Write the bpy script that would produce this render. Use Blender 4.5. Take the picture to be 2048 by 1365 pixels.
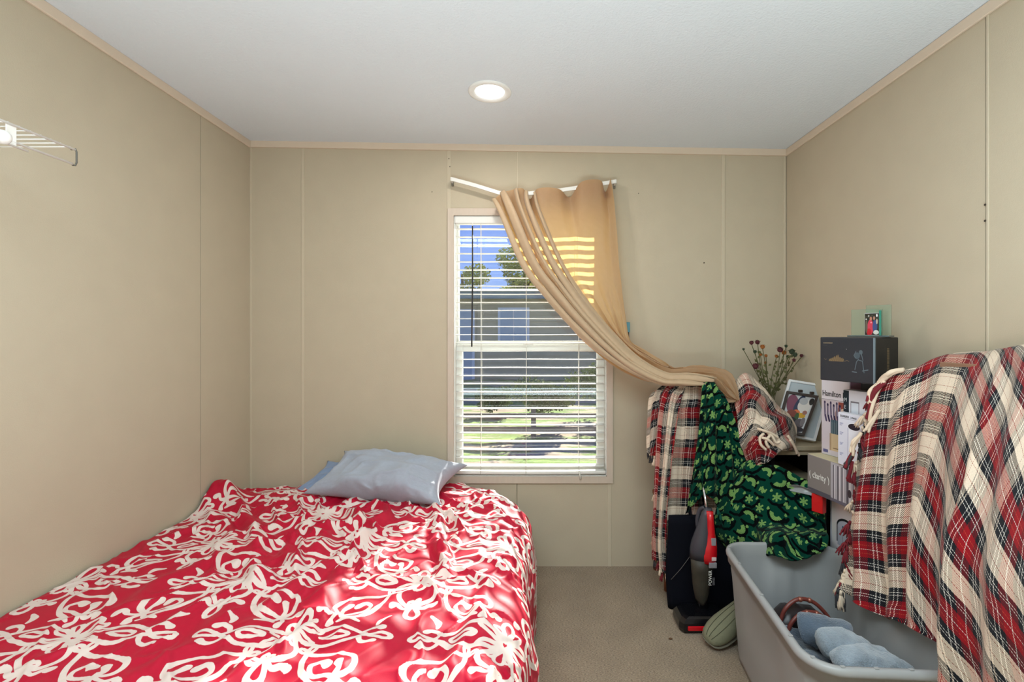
import bpy, bmesh, math, random
import numpy as np
from mathutils import Vector, Matrix

for _o in list(bpy.data.objects):
    bpy.data.objects.remove(_o)
scene = bpy.context.scene
COL = scene.collection

# ------------------------------------------------------------------ camera
F = 955.0                     # focal length in pixels of the 2048 frame
VX, VY, EYE = 1067.0, 668.0, 1.345
cam_data = bpy.data.cameras.new('camera')
cam = bpy.data.objects.new('camera', cam_data)
COL.objects.link(cam)
cam.location = (0, 0, EYE)
cam.rotation_euler = (math.pi / 2, 0, 0)
cam_data.sensor_width = 36
cam_data.lens = 36 * F / 2048
cam_data.shift_x = -(VX - 1024) / 2048
cam_data.shift_y = (VY - 682.5) / 2048
cam_data.clip_start = 0.02
cam_data.clip_end = 300
scene.camera = cam

# ------------------------------------------------------------------ world, sun, fill, exposure
vs = scene.view_settings
vs.view_transform = 'Standard'
vs.look = 'None'
vs.gamma = 1.0
vs.use_curve_mapping = False
vs.exposure = 0.0
world = bpy.data.worlds.new('sky')
scene.world = world
world.use_nodes = True
wn = world.node_tree
wn.nodes.clear()
w_out = wn.nodes.new('ShaderNodeOutputWorld')
w_bg = wn.nodes.new('ShaderNodeBackground')
w_tc = wn.nodes.new('ShaderNodeTexCoord')
w_sep = wn.nodes.new('ShaderNodeSeparateXYZ')
w_ramp = wn.nodes.new('ShaderNodeValToRGB')
_e = w_ramp.color_ramp.elements
_e[0].position = 0.0; _e[0].color = (.48, .60, .82, 1)
_e[1].position = 1.0; _e[1].color = (.05, .12, .48, 1)
_m = _e.new(.12); _m.color = (.26, .42, .90, 1)
_m = _e.new(.30); _m.color = (.12, .24, .78, 1)
wn.links.new(w_tc.outputs['Generated'], w_sep.inputs[0])
wn.links.new(w_sep.outputs['Z'], w_ramp.inputs[0])
w_bg.inputs['Strength'].default_value = 1.15
wn.links.new(w_ramp.outputs[0], w_bg.inputs['Color'])
wn.links.new(w_bg.outputs[0], w_out.inputs['Surface'])

SUN_EL, SUN_SIDE = math.radians(27.5), 0.235
sd = bpy.data.lights.new('sun', 'SUN')
sd.energy = 16.0
sd.angle = math.radians(1.2)
sd.color = (1.0, 0.95, 0.86)
sun = bpy.data.objects.new('sun', sd)
COL.objects.link(sun)
_d = Vector((-SUN_SIDE, -1, 0)).normalized() * math.cos(SUN_EL) + Vector((0, 0, -math.sin(SUN_EL)))
sun.rotation_euler = _d.to_track_quat('-Z', 'Y').to_euler()


def area(name, loc, target, sx, sy, power, color=(1, 1, 1)):
    l = bpy.data.lights.new(name, 'AREA')
    l.shape = 'RECTANGLE'
    l.size, l.size_y, l.energy, l.color = sx, sy, power, color
    o = bpy.data.objects.new(name, l)
    COL.objects.link(o)
    o.location = loc
    o.rotation_euler = (Vector(target) - Vector(loc)).to_track_quat('-Z', 'Y').to_euler()
    return o


area('rear_fill_light', (-0.1, -1.3, 1.35), (-0.1, 2.7, 1.30), 2.6, 1.9, 3, (0.76, 0.92, 1.0))  # added fill from behind the camera; the room has no doorway here
area('bounce_light', (0.10, -0.05, 0.66), (0.10, -0.10, 2.4), 2.0, 0.9, 60, (0.77, 0.93, 1.0))  # added low uplight that brightens the ceiling and upper walls
area('overhead_fill_light', (0.05, 0.25, 2.38), (0.05, 0.25, 0.0), 1.9, 0.5, 46, (0.78, 0.935, 1.0))  # added unseen overhead fill, not a fixture of the room

# ------------------------------------------------------------------ helpers
def P(px, py, Y):
    return Vector(((px - VX) * Y / F, Y, EYE - (py - VY) * Y / F))


def lin(c):
    return tuple(((v / 255) / 12.92 if v / 255 <= 0.04045 else ((v / 255 + 0.055) / 1.055) ** 2.4) for v in c)


def tag(o, label=None, cat=None, group=None, kind=None):
    if label: o['label'] = label
    if cat: o['category'] = cat
    if group: o['group'] = group
    if kind: o['kind'] = kind
    return o


def empty(name, loc, label=None, cat=None, group=None):
    o = bpy.data.objects.new(name, None)
    o.empty_display_size = 0.05
    COL.objects.link(o)
    o.location = loc
    return tag(o, label, cat, group)


def mesh_obj(name, me, mat, parent=None, smooth=False):
    o = bpy.data.objects.new(name, me)
    COL.objects.link(o)
    if mat is not None and not me.materials:
        for m in (mat if isinstance(mat, (list, tuple)) else [mat]):
            me.materials.append(m)
    if smooth:
        me.polygons.foreach_set('use_smooth', [True] * len(me.polygons))
    if parent is not None:
        o.parent = parent
        o.matrix_parent_inverse = Matrix.Translation(-Vector(parent.location))
        if parent.parent is not None:
            o.matrix_parent_inverse = Matrix.Translation(-Vector(parent.location) ) @ Matrix.Identity(4)
            o.matrix_parent_inverse = world_of(parent).inverted()
        else:
            o.matrix_parent_inverse = world_of(parent).inverted()
    return o


def world_of(o):
    m = o.matrix_basis.copy() if True else None
    m = Matrix.LocRotScale(o.location, o.rotation_euler, o.scale)
    if o.parent is not None:
        return world_of(o.parent) @ o.matrix_parent_inverse @ m
    return m


def from_bm(name, bm, mat, parent=None, smooth=False):
    me = bpy.data.meshes.new(name)
    bmesh.ops.recalc_face_normals(bm, faces=bm.faces)
    bm.to_mesh(me)
    bm.free()
    return mesh_obj(name, me, mat, parent, smooth)


def bm_box(bm, lo, hi, bevel=0.0, seg=1, M=None):
    r = bmesh.ops.create_cube(bm, size=1.0)
    vs_ = r['verts']
    lo, hi = Vector(lo), Vector(hi)
    c, s = (lo + hi) / 2, hi - lo
    for v in vs_:
        v.co = Vector((v.co.x * s.x, v.co.y * s.y, v.co.z * s.z)) + c
    if bevel > 0:
        es = {e for v in vs_ for e in v.link_edges}
        r2 = bmesh.ops.bevel(bm, geom=list(es), offset=bevel, segments=seg, profile=0.5, affect='EDGES')
        vs_ = list({v for f in r2['faces'] for v in f.verts} | {v for v in vs_ if v.is_valid})
    if M is not None:
        bmesh.ops.transform(bm, matrix=M, verts=[v for v in vs_ if v.is_valid])
    return vs_


def box(name, lo, hi, mat, parent=None, bevel=0.0, seg=1, M=None):
    bm = bmesh.new()
    bm_box(bm, lo, hi, bevel, seg, M)
    return from_bm(name, bm, mat, parent)


def prism(name, pts, y0, y1, mat, parent=None, axis='y'):
    """polygon pts (a,b) extruded along an axis; axis y: (x,z), axis x: (y,z), axis z: (x,y)"""
    bm = bmesh.new()
    def mk(a, b, t):
        return {'y': (a, t, b), 'x': (t, a, b), 'z': (a, b, t)}[axis]
    v0 = [bm.verts.new(mk(a, b, y0)) for a, b in pts]
    v1 = [bm.verts.new(mk(a, b, y1)) for a, b in pts]
    bm.faces.new(v0)
    bm.faces.new(v1[::-1])
    n = len(pts)
    for i in range(n):
        bm.faces.new((v0[i], v0[(i + 1) % n], v1[(i + 1) % n], v1[i]))
    return from_bm(name, bm, mat, parent)


def tube_mesh(bm, pts, rad, n=8, caps=True, flat=1.0):
    pts = [Vector(p) for p in pts]
    rads = rad if isinstance(rad, (list, tuple)) else [rad] * len(pts)
    up = Vector((0, 0, 1))
    rings = []
    t0 = (pts[1] - pts[0]).normalized()
    a = t0.cross(up)
    if a.length < 1e-3:
        a = t0.cross(Vector((0, 1, 0)))
    a.normalize()
    for i, p in enumerate(pts):
        t = (pts[min(i + 1, len(pts) - 1)] - pts[max(i - 1, 0)])
        if t.length < 1e-9:
            t = t0
        t = t.normalized()
        a = (a - t * a.dot(t))
        a.normalize()
        b = t.cross(a)
        rings.append([bm.verts.new(p + (a * math.cos(2 * math.pi * k / n) + b * math.sin(2 * math.pi * k / n) * flat) * rads[i]) for k in range(n)])
    for i in range(len(rings) - 1):
        for k in range(n):
            bm.faces.new((rings[i][k], rings[i][(k + 1) % n], rings[i + 1][(k + 1) % n], rings[i + 1][k]))
    if caps:
        bm.faces.new(rings[0][::-1])
        bm.faces.new(rings[-1])


def tube(name, pts, rad, mat, parent=None, n=8, flat=1.0):
    bm = bmesh.new()
    tube_mesh(bm, pts, rad, n, True, flat)
    return from_bm(name, bm, mat, parent, True)


def loft(name, rings, mat, parent=None, cap=True, smooth=True):
    bm = bmesh.new()
    R = [[bm.verts.new(p) for p in r] for r in rings]
    n = len(R[0])
    for i in range(len(R) - 1):
        for k in range(n):
            bm.faces.new((R[i][k], R[i][(k + 1) % n], R[i + 1][(k + 1) % n], R[i + 1][k]))
    if cap:
        bm.faces.new(R[0][::-1])
        bm.faces.new(R[-1])
    return from_bm(name, bm, mat, parent, smooth)


def smooth_pts(pts, per=8):
    """Catmull-Rom through a list of vectors"""
    pts = [Vector(p) for p in pts]
    out = []
    for i in range(len(pts) - 1):
        p0, p1, p2, p3 = pts[max(i - 1, 0)], pts[i], pts[i + 1], pts[min(i + 2, len(pts) - 1)]
        for k in range(per):
            t = k / per
            out.append(0.5 * ((2 * p1) + (p2 - p0) * t + (2 * p0 - 5 * p1 + 4 * p2 - p3) * t * t + (3 * p1 - p0 - 3 * p2 + p3) * t ** 3))
    out.append(pts[-1])
    return out


# ------- noise
_rs = np.random.RandomState(7)
_LAT = _rs.rand(256, 256)


def vnoise(x, y, seed=0):
    x = np.asarray(x, float) + seed * 17.31
    y = np.asarray(y, float) + seed * 9.77
    xi, yi = np.floor(x).astype(int), np.floor(y).astype(int)
    fx, fy = x - xi, y - yi
    fx, fy = fx * fx * fx * (fx * (fx * 6 - 15) + 10), fy * fy * fy * (fy * (fy * 6 - 15) + 10)
    g = lambda i, j: _LAT[i % 256, j % 256]
    return ((g(xi, yi) * (1 - fx) + g(xi + 1, yi) * fx) * (1 - fy) + (g(xi, yi + 1) * (1 - fx) + g(xi + 1, yi + 1) * fx) * fy) * 2 - 1


def fbm(x, y, seed=0, oct=3):
    s, a = 0, 1.0
    for k in range(oct):
        s = s + a * vnoise(x * 2 ** k, y * 2 ** k, seed + k * 3)
        a *= 0.5
    return s


def catmull_axis(G, n, axis):
    G = np.moveaxis(G, axis, 0)
    m = G.shape[0]
    t = np.linspace(0, m - 1, n)
    i = np.minimum(t.astype(int), m - 2)
    f = (t - i).reshape((-1,) + (1,) * (G.ndim - 1))
    p0, p1, p2, p3 = G[np.maximum(i - 1, 0)], G[i], G[i + 1], G[np.minimum(i + 2, m - 1)]
    out = 0.5 * (2 * p1 + (p2 - p0) * f + (2 * p0 - 5 * p1 + 4 * p2 - p3) * f ** 2 + (3 * p1 - p0 - 3 * p2 + p3) * f ** 3)
    return np.moveaxis(out, 0, axis)


def grid_normals(V):
    du = np.gradient(V, axis=1)
    dv = np.gradient(V, axis=0)
    n = np.cross(du, dv)
    n /= np.maximum(np.linalg.norm(n, axis=2, keepdims=True), 1e-9)
    return n


def arc_uv(V):
    du = np.linalg.norm(np.diff(V, axis=1), axis=2)
    dv = np.linalg.norm(np.diff(V, axis=0), axis=2)
    U = np.concatenate([np.zeros((V.shape[0], 1)), np.cumsum(du, axis=1)], axis=1)
    W = np.concatenate([np.zeros((1, V.shape[1])), np.cumsum(dv, axis=0)], axis=0)
    return U, W


def grid_mesh(name, V, U, W, mat, parent=None, solid=0.0, smooth=True):
    nv, nu = V.shape[:2]
    me = bpy.data.meshes.new(name)
    idx = np.arange(nv * nu).reshape(nv, nu)
    q = np.stack([idx[:-1, :-1], idx[:-1, 1:], idx[1:, 1:], idx[1:, :-1]], axis=-1).reshape(-1, 4)
    me.vertices.add(nv * nu)
    me.vertices.foreach_set('co', V.reshape(-1).astype(np.float32))
    me.loops.add(len(q) * 4)
    me.loops.foreach_set('vertex_index', q.reshape(-1).astype(np.int32))
    me.polygons.add(len(q))
    me.polygons.foreach_set('loop_start', (np.arange(len(q)) * 4).astype(np.int32))
    me.polygons.foreach_set('loop_total', np.full(len(q), 4, np.int32))
    me.update(calc_edges=True)
    me.validate()
    uvl = me.uv_layers.new(name='UVMap')
    uv = np.stack([U.reshape(-1)[q.reshape(-1)], W.reshape(-1)[q.reshape(-1)]], axis=-1)
    uvl.data.foreach_set('uv', uv.reshape(-1).astype(np.float32))
    o = mesh_obj(name, me, mat, parent, smooth)
    if solid:
        md = o.modifiers.new('thickness', 'SOLIDIFY')
        md.thickness = solid
        md.offset = 0.0
    return o


def patch(G, nu, nv, disp=None):
    """control grid rows x cols of world vectors -> dense grid, displaced along normal by disp(u,v) with u,v in 0..1"""
    G = np.array([[list(p) for p in r] for r in G], float)
    V = catmull_axis(catmull_axis(G, nv, 0), nu, 1)
    u, v = np.meshgrid(np.linspace(0, 1, nu), np.linspace(0, 1, nv))
    if disp is not None:
        V = V + grid_normals(V) * disp(u, v)[..., None]
    return V, u, v


# ------- images made in memory
def make_image(name, arr):
    h, w = arr.shape[:2]
    im = bpy.data.images.new(name, w, h, alpha=False)
    a = np.ones((h, w, 4), np.float32)
    a[..., :3] = arr
    im.pixels.foreach_set(a.reshape(-1))
    im.update()
    im.pack()
    return im


# ------- materials
MATS = {}


def mat_new(name):
    m = bpy.data.materials.new(name)
    m.use_nodes = True
    nt = m.node_tree
    nt.nodes.clear()
    out = nt.nodes.new('ShaderNodeOutputMaterial')
    b = nt.nodes.new('ShaderNodeBsdfPrincipled')
    nt.links.new(b.outputs[0], out.inputs['Surface'])
    return m, nt, b, out


def pmat(name, rgb, rough=0.6, metal=0.0, spec=0.5, noise=0.0, nscale=40.0, bump=0.0, bscale=80.0, srgb=True, coat=0.0, emit=None, sheen=0.0, stretch=None, trans=0.0, translucent=0.0):
    if name in MATS:
        return MATS[name]
    m, nt, b, out = mat_new(name)
    c = lin(rgb) if srgb else rgb
    b.inputs['Base Color'].default_value = (*c, 1)
    b.inputs['Roughness'].default_value = rough
    b.inputs['Metallic'].default_value = metal
    b.inputs['Specular IOR Level'].default_value = spec
    b.inputs['Coat Weight'].default_value = coat
    b.inputs['Sheen Weight'].default_value = sheen
    b.inputs['Transmission Weight'].default_value = trans
    L = nt.links
    tc = nt.nodes.new('ShaderNodeTexCoord')
    mp = nt.nodes.new('ShaderNodeMapping')
    L.new(tc.outputs['Object'], mp.inputs['Vector'])
    if stretch:
        mp.inputs['Scale'].default_value = stretch
    n1 = nt.nodes.new('ShaderNodeTexNoise')
    n1.inputs['Scale'].default_value = nscale
    n1.inputs['Detail'].default_value = 5
    L.new(mp.outputs[0], n1.inputs['Vector'])
    mx = nt.nodes.new('ShaderNodeMix')
    mx.data_type = 'RGBA'
    lo = tuple(v * (1 - noise) for v in c)
    hi = tuple(min(1, v * (1 + noise)) for v in c)
    mx.inputs['A'].default_value = (*lo, 1)
    mx.inputs['B'].default_value = (*hi, 1)
    L.new(n1.outputs['Fac'], mx.inputs['Factor'])
    L.new(mx.outputs['Result'], b.inputs['Base Color'])
    if bump:
        n2 = nt.nodes.new('ShaderNodeTexNoise')
        n2.inputs['Scale'].default_value = bscale
        n2.inputs['Detail'].default_value = 4
        L.new(mp.outputs[0], n2.inputs['Vector'])
        bp = nt.nodes.new('ShaderNodeBump')
        bp.inputs['Strength'].default_value = bump
        bp.inputs['Distance'].default_value = 0.005
        L.new(n2.outputs['Fac'], bp.inputs['Height'])
        L.new(bp.outputs[0], b.inputs['Normal'])
    if emit:
        b.inputs['Emission Color'].default_value = (*emit[0], 1)
        b.inputs['Emission Strength'].default_value = emit[1]
    if translucent:
        tr = nt.nodes.new('ShaderNodeBsdfTranslucent')
        L.new(mx.outputs['Result'], tr.inputs['Color'])
        ms = nt.nodes.new('ShaderNodeMixShader')
        ms.inputs[0].default_value = translucent
        L.new(b.outputs[0], ms.inputs[1])
        L.new(tr.outputs[0], ms.inputs[2])
        L.new(ms.outputs[0], out.inputs['Surface'])
    MATS[name] = m
    return m


def imat(name, image, su=1.0, sv=1.0, rough=0.8, bump=0.0, bscale=400.0, sheen=0.0, translucent=0.0, spec=0.3, bump_image=0.0):
    m, nt, b, out = mat_new(name)
    L = nt.links
    uv = nt.nodes.new('ShaderNodeTexCoord')
    mp = nt.nodes.new('ShaderNodeMapping')
    mp.inputs['Scale'].default_value = (su, sv, 1)
    L.new(uv.outputs['UV'], mp.inputs['Vector'])
    it = nt.nodes.new('ShaderNodeTexImage')
    it.image = image
    it.interpolation = 'Linear'
    L.new(mp.outputs[0], it.inputs['Vector'])
    L.new(it.outputs['Color'], b.inputs['Base Color'])
    b.inputs['Roughness'].default_value = rough
    b.inputs['Specular IOR Level'].default_value = spec
    b.inputs['Sheen Weight'].default_value = sheen
    if bump:
        n2 = nt.nodes.new('ShaderNodeTexNoise')
        n2.inputs['Scale'].default_value = bscale
        L.new(uv.outputs['UV'], n2.inputs['Vector'])
        bp = nt.nodes.new('ShaderNodeBump')
        bp.inputs['Strength'].default_value = bump
        bp.inputs['Distance'].default_value = 0.002
        L.new(n2.outputs['Fac'], bp.inputs['Height'])
        L.new(bp.outputs[0], b.inputs['Normal'])
        if bump_image:
            bp2 = nt.nodes.new('ShaderNodeBump')
            bp2.inputs['Strength'].default_value = bump_image
            bp2.inputs['Distance'].default_value = 0.004
            L.new(it.outputs['Color'], bp2.inputs['Height'])
            L.new(bp.outputs[0], bp2.inputs['Normal'])
            L.new(bp2.outputs[0], b.inputs['Normal'])
    MATS[name] = m
    return m

# ------------------------------------------------------------------ room
S = 346.0
YB = 2.76                      # back wall face
XL, XR = -1.639, 1.4624
YF = -1.45
def zc(x): return 2.458 - 0.049 * (x - XL) / (XR - XL)
def bx_(px): return (px - VX) / S
def bz_(py): return EYE - (py - VY) / S

m_wall = pmat('vinyl_wall_panel', (196, 183, 160), rough=0.75, noise=0.045, nscale=9, bump=0.10, bscale=260, spec=0.25)
m_batten = pmat('wall_batten', (204, 191, 168), rough=0.7, noise=0.02, spec=0.25)
m_gap = pmat('wall_joint', (112, 98, 76), rough=0.9)
m_ceil = pmat('ceiling_stipple', (222, 229, 234), rough=0.9, noise=0.015, nscale=4, bump=0.5, bscale=110, spec=0.2)
m_trim = pmat('painted_trim', (222, 204, 183), rough=0.6, noise=0.03, nscale=30, stretch=(1, 1, 1), spec=0.3)
m_casing = pmat('window_casing_wood', (208, 192, 176), rough=0.55, noise=0.06, nscale=14, stretch=(6, 1, 1), spec=0.3)
m_vinyl = pmat('white_window_vinyl', (238, 238, 234), rough=0.35, noise=0.01)
m_nail = pmat('dark_nail', (60, 50, 42), rough=0.6)


def carpet_material():
    m, nt, b, out = mat_new('carpet')
    L = nt.links
    tc = nt.nodes.new('ShaderNodeTexCoord')
    n1 = nt.nodes.new('ShaderNodeTexNoise'); n1.inputs['Scale'].default_value = 260; n1.inputs['Detail'].default_value = 3
    n2 = nt.nodes.new('ShaderNodeTexNoise'); n2.inputs['Scale'].default_value = 6; n2.inputs['Detail'].default_value = 4
    mp = nt.nodes.new('ShaderNodeMapping'); mp.inputs['Scale'].default_value = (0.5, 1.6, 1)
    L.new(tc.outputs['Object'], mp.inputs['Vector'])
    L.new(mp.outputs[0], n1.inputs['Vector'])
    L.new(tc.outputs['Object'], n2.inputs['Vector'])
    cr = nt.nodes.new('ShaderNodeValToRGB')
    cr.color_ramp.elements[0].position = 0.32
    cr.color_ramp.elements[0].color = (*lin((112, 92, 71)), 1)
    cr.color_ramp.elements[1].position = 0.68
    cr.color_ramp.elements[1].color = (*lin((190, 168, 140)), 1)
    L.new(n1.outputs['Fac'], cr.inputs[0])
    mx = nt.nodes.new('ShaderNodeMix'); mx.data_type = 'RGBA'; mx.blend_type = 'MULTIPLY'
    mx.inputs['Factor'].default_value = 0.5
    cr2 = nt.nodes.new('ShaderNodeValToRGB')
    cr2.color_ramp.elements[0].position = 0.3; cr2.color_ramp.elements[0].color = (.62, .6, .58, 1)
    cr2.color_ramp.elements[1].position = 0.7; cr2.color_ramp.elements[1].color = (1, 1, 1, 1)
    L.new(n2.outputs['Fac'], cr2.inputs[0])
    L.new(cr.outputs[0], mx.inputs['A']); L.new(cr2.outputs[0], mx.inputs['B'])
    L.new(mx.outputs['Result'], b.inputs['Base Color'])
    b.inputs['Roughness'].default_value = 0.95
    b.inputs['Specular IOR Level'].default_value = 0.1
    b.inputs['Sheen Weight'].default_value = 0.2
    bp = nt.nodes.new('ShaderNodeBump'); bp.inputs['Strength'].default_value = 0.9; bp.inputs['Distance'].default_value = 0.006
    L.new(n1.outputs['Fac'], bp.inputs['Height']); L.new(bp.outputs[0], b.inputs['Normal'])
    return m


# floor and ceiling
floor = box('floor', (XL - 0.02, YF - 0.02, -0.06), (XR + 0.02, YB + 0.01, 0), carpet_material()); tag(floor, kind='structure')
ceil = prism('ceiling', [(XL - .02, zc(XL) ), (XR + .02, zc(XR)), (XR + .02, zc(XR) + .06), (XL - .02, zc(XL) + .06)], YF - .02, YB + .1, m_ceil); tag(ceil, kind='structure')

# window opening
WX0, WX1, WZ0, WZ1 = bx_(908), bx_(1213), bz_(953), bz_(432)
PT = 0.007                    # panel thickness, proud of the backing
wb = empty('wall_back', (0, YB, 0)); tag(wb, kind='structure')
bm = bmesh.new()
bm_box(bm, (XL - .1, YB + PT, -0.05), (WX0, YB + 0.11, 2.6))
bm_box(bm, (WX1, YB + PT, -0.05), (XR + .1, YB + 0.11, 2.6))
bm_box(bm, (WX0, YB + PT, -0.05), (WX1, YB + 0.11, WZ0))
bm_box(bm, (WX0, YB + PT, WZ1), (WX1, YB + 0.11, 2.6))
from_bm('backing', bm, m_gap, wb)
G_ = 0.0014


def zt(px): return zc(bx_(px)) - 0.002
CX0, CX1, CZ0, CZ1 = bx_(896), bx_(1225), bz_(966), bz_(418)   # casing outer
for k, poly in enumerate([
    [(500, None), (605, None), (605, 'f'), (500, 'f')],
    [(605, None), (896, None), (896, 'f'), (605, 'f')],
]):
    pts = []
    for i, (px, z) in enumerate(poly):
        x = bx_(px) + (G_ if i in (0, 3) else -G_)
        pts.append((x, zt(px) if z is None else 0.0))
    prism('panel', pts, YB, YB + PT, m_wall, wb)
# above the window, left of the 1035 seam
prism('panel', [(bx_(896) + G_, zt(896)), (bx_(1035) - G_, zt(1035)), (bx_(1035) - G_, WZ1), (bx_(896) + G_, WZ1)], YB, YB + PT, m_wall, wb)
# L-shaped panel right of the 1035 seam
prism('panel', [(bx_(1035) + G_, zt(1035)), (bx_(1447) - G_, zt(1447)), (bx_(1447) - G_, 0), (bx_(1221) + G_, 0), (bx_(1221) + G_, CZ0 + .02), (WX1, CZ0 + .02), (WX1, WZ1), (bx_(1035) + G_, WZ1)], YB, YB + PT, m_wall, wb)
prism('panel', [(bx_(1447) + G_, zt(1447)), (XR, zc(XR)), (XR, 0), (bx_(1447) + G_, 0)], YB, YB + PT, m_wall, wb)
prism('panel', [(bx_(896) + G_, WZ0), (bx_(1034) - G_, WZ0), (bx_(1034) - G_, 0), (bx_(896) + G_, 0)], YB, YB + PT, m_wall, wb)
prism('panel', [(bx_(1034) + G_, WZ0), (bx_(1221) - G_, WZ0), (bx_(1221) - G_, 0), (bx_(1034) + G_, 0)], YB, YB + PT, m_wall, wb)


def batten(px, w, zlo, zhi, d=0.003):
    x = bx_(px)
    return box('batten', (x - w / 2, YB - d, zlo), (x + w / 2, YB + 0.001, zhi), m_batten, wb, bevel=0.001)


batten(606, 0.016, 0, zt(606)); batten(898, 0.022, CZ1, zt(898)); batten(1035.2, 0.011, CZ1, zt(1036))
batten(1446, 0.020, 0, zt(1446), 0.004); batten(1219, 0.020, 0, CZ0)
batten(502, 0.012, 0, zt(502)); batten(1569, 0.012, 0, zt(1569)); batten(1031.5, 0.004, 0, CZ0)
for (nx, nz) in ((864, 384), (1277, 387), (1408, 526), (898, 318), (900, 334), (900, 888), (1223, 825)):
    bm = bmesh.new()
    bmesh.ops.create_icosphere(bm, subdivisions=1, radius=0.0045 if nx == 1408 else 0.003)
    bmesh.ops.translate(bm, verts=bm.verts, vec=(bx_(nx), YB - (0.004 if nx in (898, 900, 1223) else 0.0), bz_(nz)))
    from_bm('nail', bm, m_nail, wb)

# side walls
for side, X, sgn, seam in (('left', XL, -1, 1.639 * F / 666), ('right', XR, 1, XR * F / (1972 - VX))):
    w = empty('wall_' + side, (X, 1, 0)); tag(w, kind='structure')
    box('backing', (min(X + sgn * PT, X + sgn * .1), YF - .1, -0.05), (max(X + sgn * PT, X + sgn * .1), YB + .1, 2.6), m_gap, w)
    edges = [YB, seam, seam - 1.22, YF]
    for a, b_ in zip(edges[:-1], edges[1:]):
        if a - b_ > 0.02:
            box('panel', (min(X, X + sgn * PT), b_ + .0022, 0), (max(X, X + sgn * PT), a - .0022, zc(X) - 0.001), m_wall, w)
    if side == 'right':
        box('batten', (X - 0.003, seam - 0.012, 0), (X, seam - 0.003, zc(X)), m_batten, w, bevel=0.001)
        for z in (1.345 + 258 * seam / F, 1.345 + 226 * seam / F):
            box('nail', (X - .006, seam - .004, z - .003), (X - .003, seam + .001, z + .003), m_nail, w)
    else:
        pass
wf = box('wall_front', (XL - .1, YF - .1, -.05), (XR + .1, YF, 2.6), m_wall); tag(wf, kind='structure')

# crown trims
for n_, pts in (('trim_1', None),):
    t = prism('trim_1', [(XL, zc(XL)), (XR, zc(XR)), (XR, zc(XR) - .038), (XL, zc(XL) - .036)], YB - .012, YB, m_trim); tag(t, kind='structure')
t = box('trim_2', (XL, YF, zc(XL) - .040), (XL + .011, YB - .012, zc(XL) - 0.0005), m_trim, bevel=.002); tag(t, kind='structure')
t = box('trim_3', (XR - .011, YF, zc(XR) - .040), (XR, YB - .012, zc(XR) - 0.0005), m_trim, bevel=.002); tag(t, kind='structure')

# ------------------------------------------------------------------ window
def glass_material():
    m, nt, b, out = mat_new('dusty_window_glass')
    L = nt.links
    nt.nodes.remove(b)
    tr = nt.nodes.new('ShaderNodeBsdfTransparent'); tr.inputs[0].default_value = (.96, .975, .965, 1)
    gl = nt.nodes.new('ShaderNodeBsdfGlossy'); gl.inputs['Roughness'].default_value = 0.02
    df = nt.nodes.new('ShaderNodeBsdfTranslucent'); df.inputs['Color'].default_value = (.95, .9, .78, 1)
    lw = nt.nodes.new('ShaderNodeFresnel'); lw.inputs['IOR'].default_value = 1.45
    m1 = nt.nodes.new('ShaderNodeMixShader'); L.new(lw.outputs[0], m1.inputs[0]); L.new(tr.outputs[0], m1.inputs[1]); L.new(gl.outputs[0], m1.inputs[2])
    tc = nt.nodes.new('ShaderNodeTexCoord')
    n1 = nt.nodes.new('ShaderNodeTexNoise'); n1.inputs['Scale'].default_value = 210; n1.inputs['Detail'].default_value = 2
    L.new(tc.outputs['Object'], n1.inputs['Vector'])
    n2 = nt.nodes.new('ShaderNodeTexNoise'); n2.inputs['Scale'].default_value = 3.0; n2.inputs['Detail'].default_value = 4
    L.new(tc.outputs['Object'], n2.inputs['Vector'])
    r1 = nt.nodes.new('ShaderNodeMapRange'); r1.inputs[1].default_value = .60; r1.inputs[2].default_value = .70; r1.inputs[3].default_value = 0.0; r1.inputs[4].default_value = .045
    L.new(n1.outputs['Fac'], r1.inputs[0])
    r2 = nt.nodes.new('ShaderNodeMapRange'); r2.inputs[1].default_value = .35; r2.inputs[2].default_value = .7; r2.inputs[3].default_value = .001; r2.inputs[4].default_value = .008
    L.new(n2.outputs['Fac'], r2.inputs[0])
    ad = nt.nodes.new('ShaderNodeMath'); ad.operation = 'ADD'; L.new(r1.outputs[0], ad.inputs[0]); L.new(r2.outputs[0], ad.inputs[1])
    m2 = nt.nodes.new('ShaderNodeMixShader'); L.new(ad.outputs[0], m2.inputs[0]); L.new(m1.outputs[0], m2.inputs[1]); L.new(df.outputs[0], m2.inputs[2])
    L.new(m2.outputs[0], out.inputs['Surface'])
    return m


m_glass = glass_material()
win = empty('window_1', (0, YB, WZ0)); tag(win, kind='structure')
# mitred casing boards
def casing(pts):
    prism('casing', pts, YB - 0.014, YB - 0.0002, m_casing, win)
casing([(CX0, CZ1), (CX1, CZ1), (WX1, WZ1), (WX0, WZ1)])
casing([(CX0, CZ0), (CX1, CZ0), (WX1, WZ0), (WX0, WZ0)])
casing([(CX0, CZ0), (CX0, CZ1), (WX0, WZ1), (WX0, WZ0)])
casing([(CX1, CZ0), (CX1, CZ1), (WX1, WZ1), (WX1, WZ0)])
# jamb liner
bm = bmesh.new()
for lo, hi in (((WX0, YB, WZ0), (WX0 + .004, YB + .11, WZ1)), ((WX1 - .004, YB, WZ0), (WX1, YB + .11, WZ1)), ((WX0, YB, WZ1 - .004), (WX1, YB + .11, WZ1)), ((WX0, YB, WZ0), (WX1, YB + .11, WZ0 + .004))):
    bm_box(bm, lo, hi)
from_bm('jamb', bm, m_vinyl, win)


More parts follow.
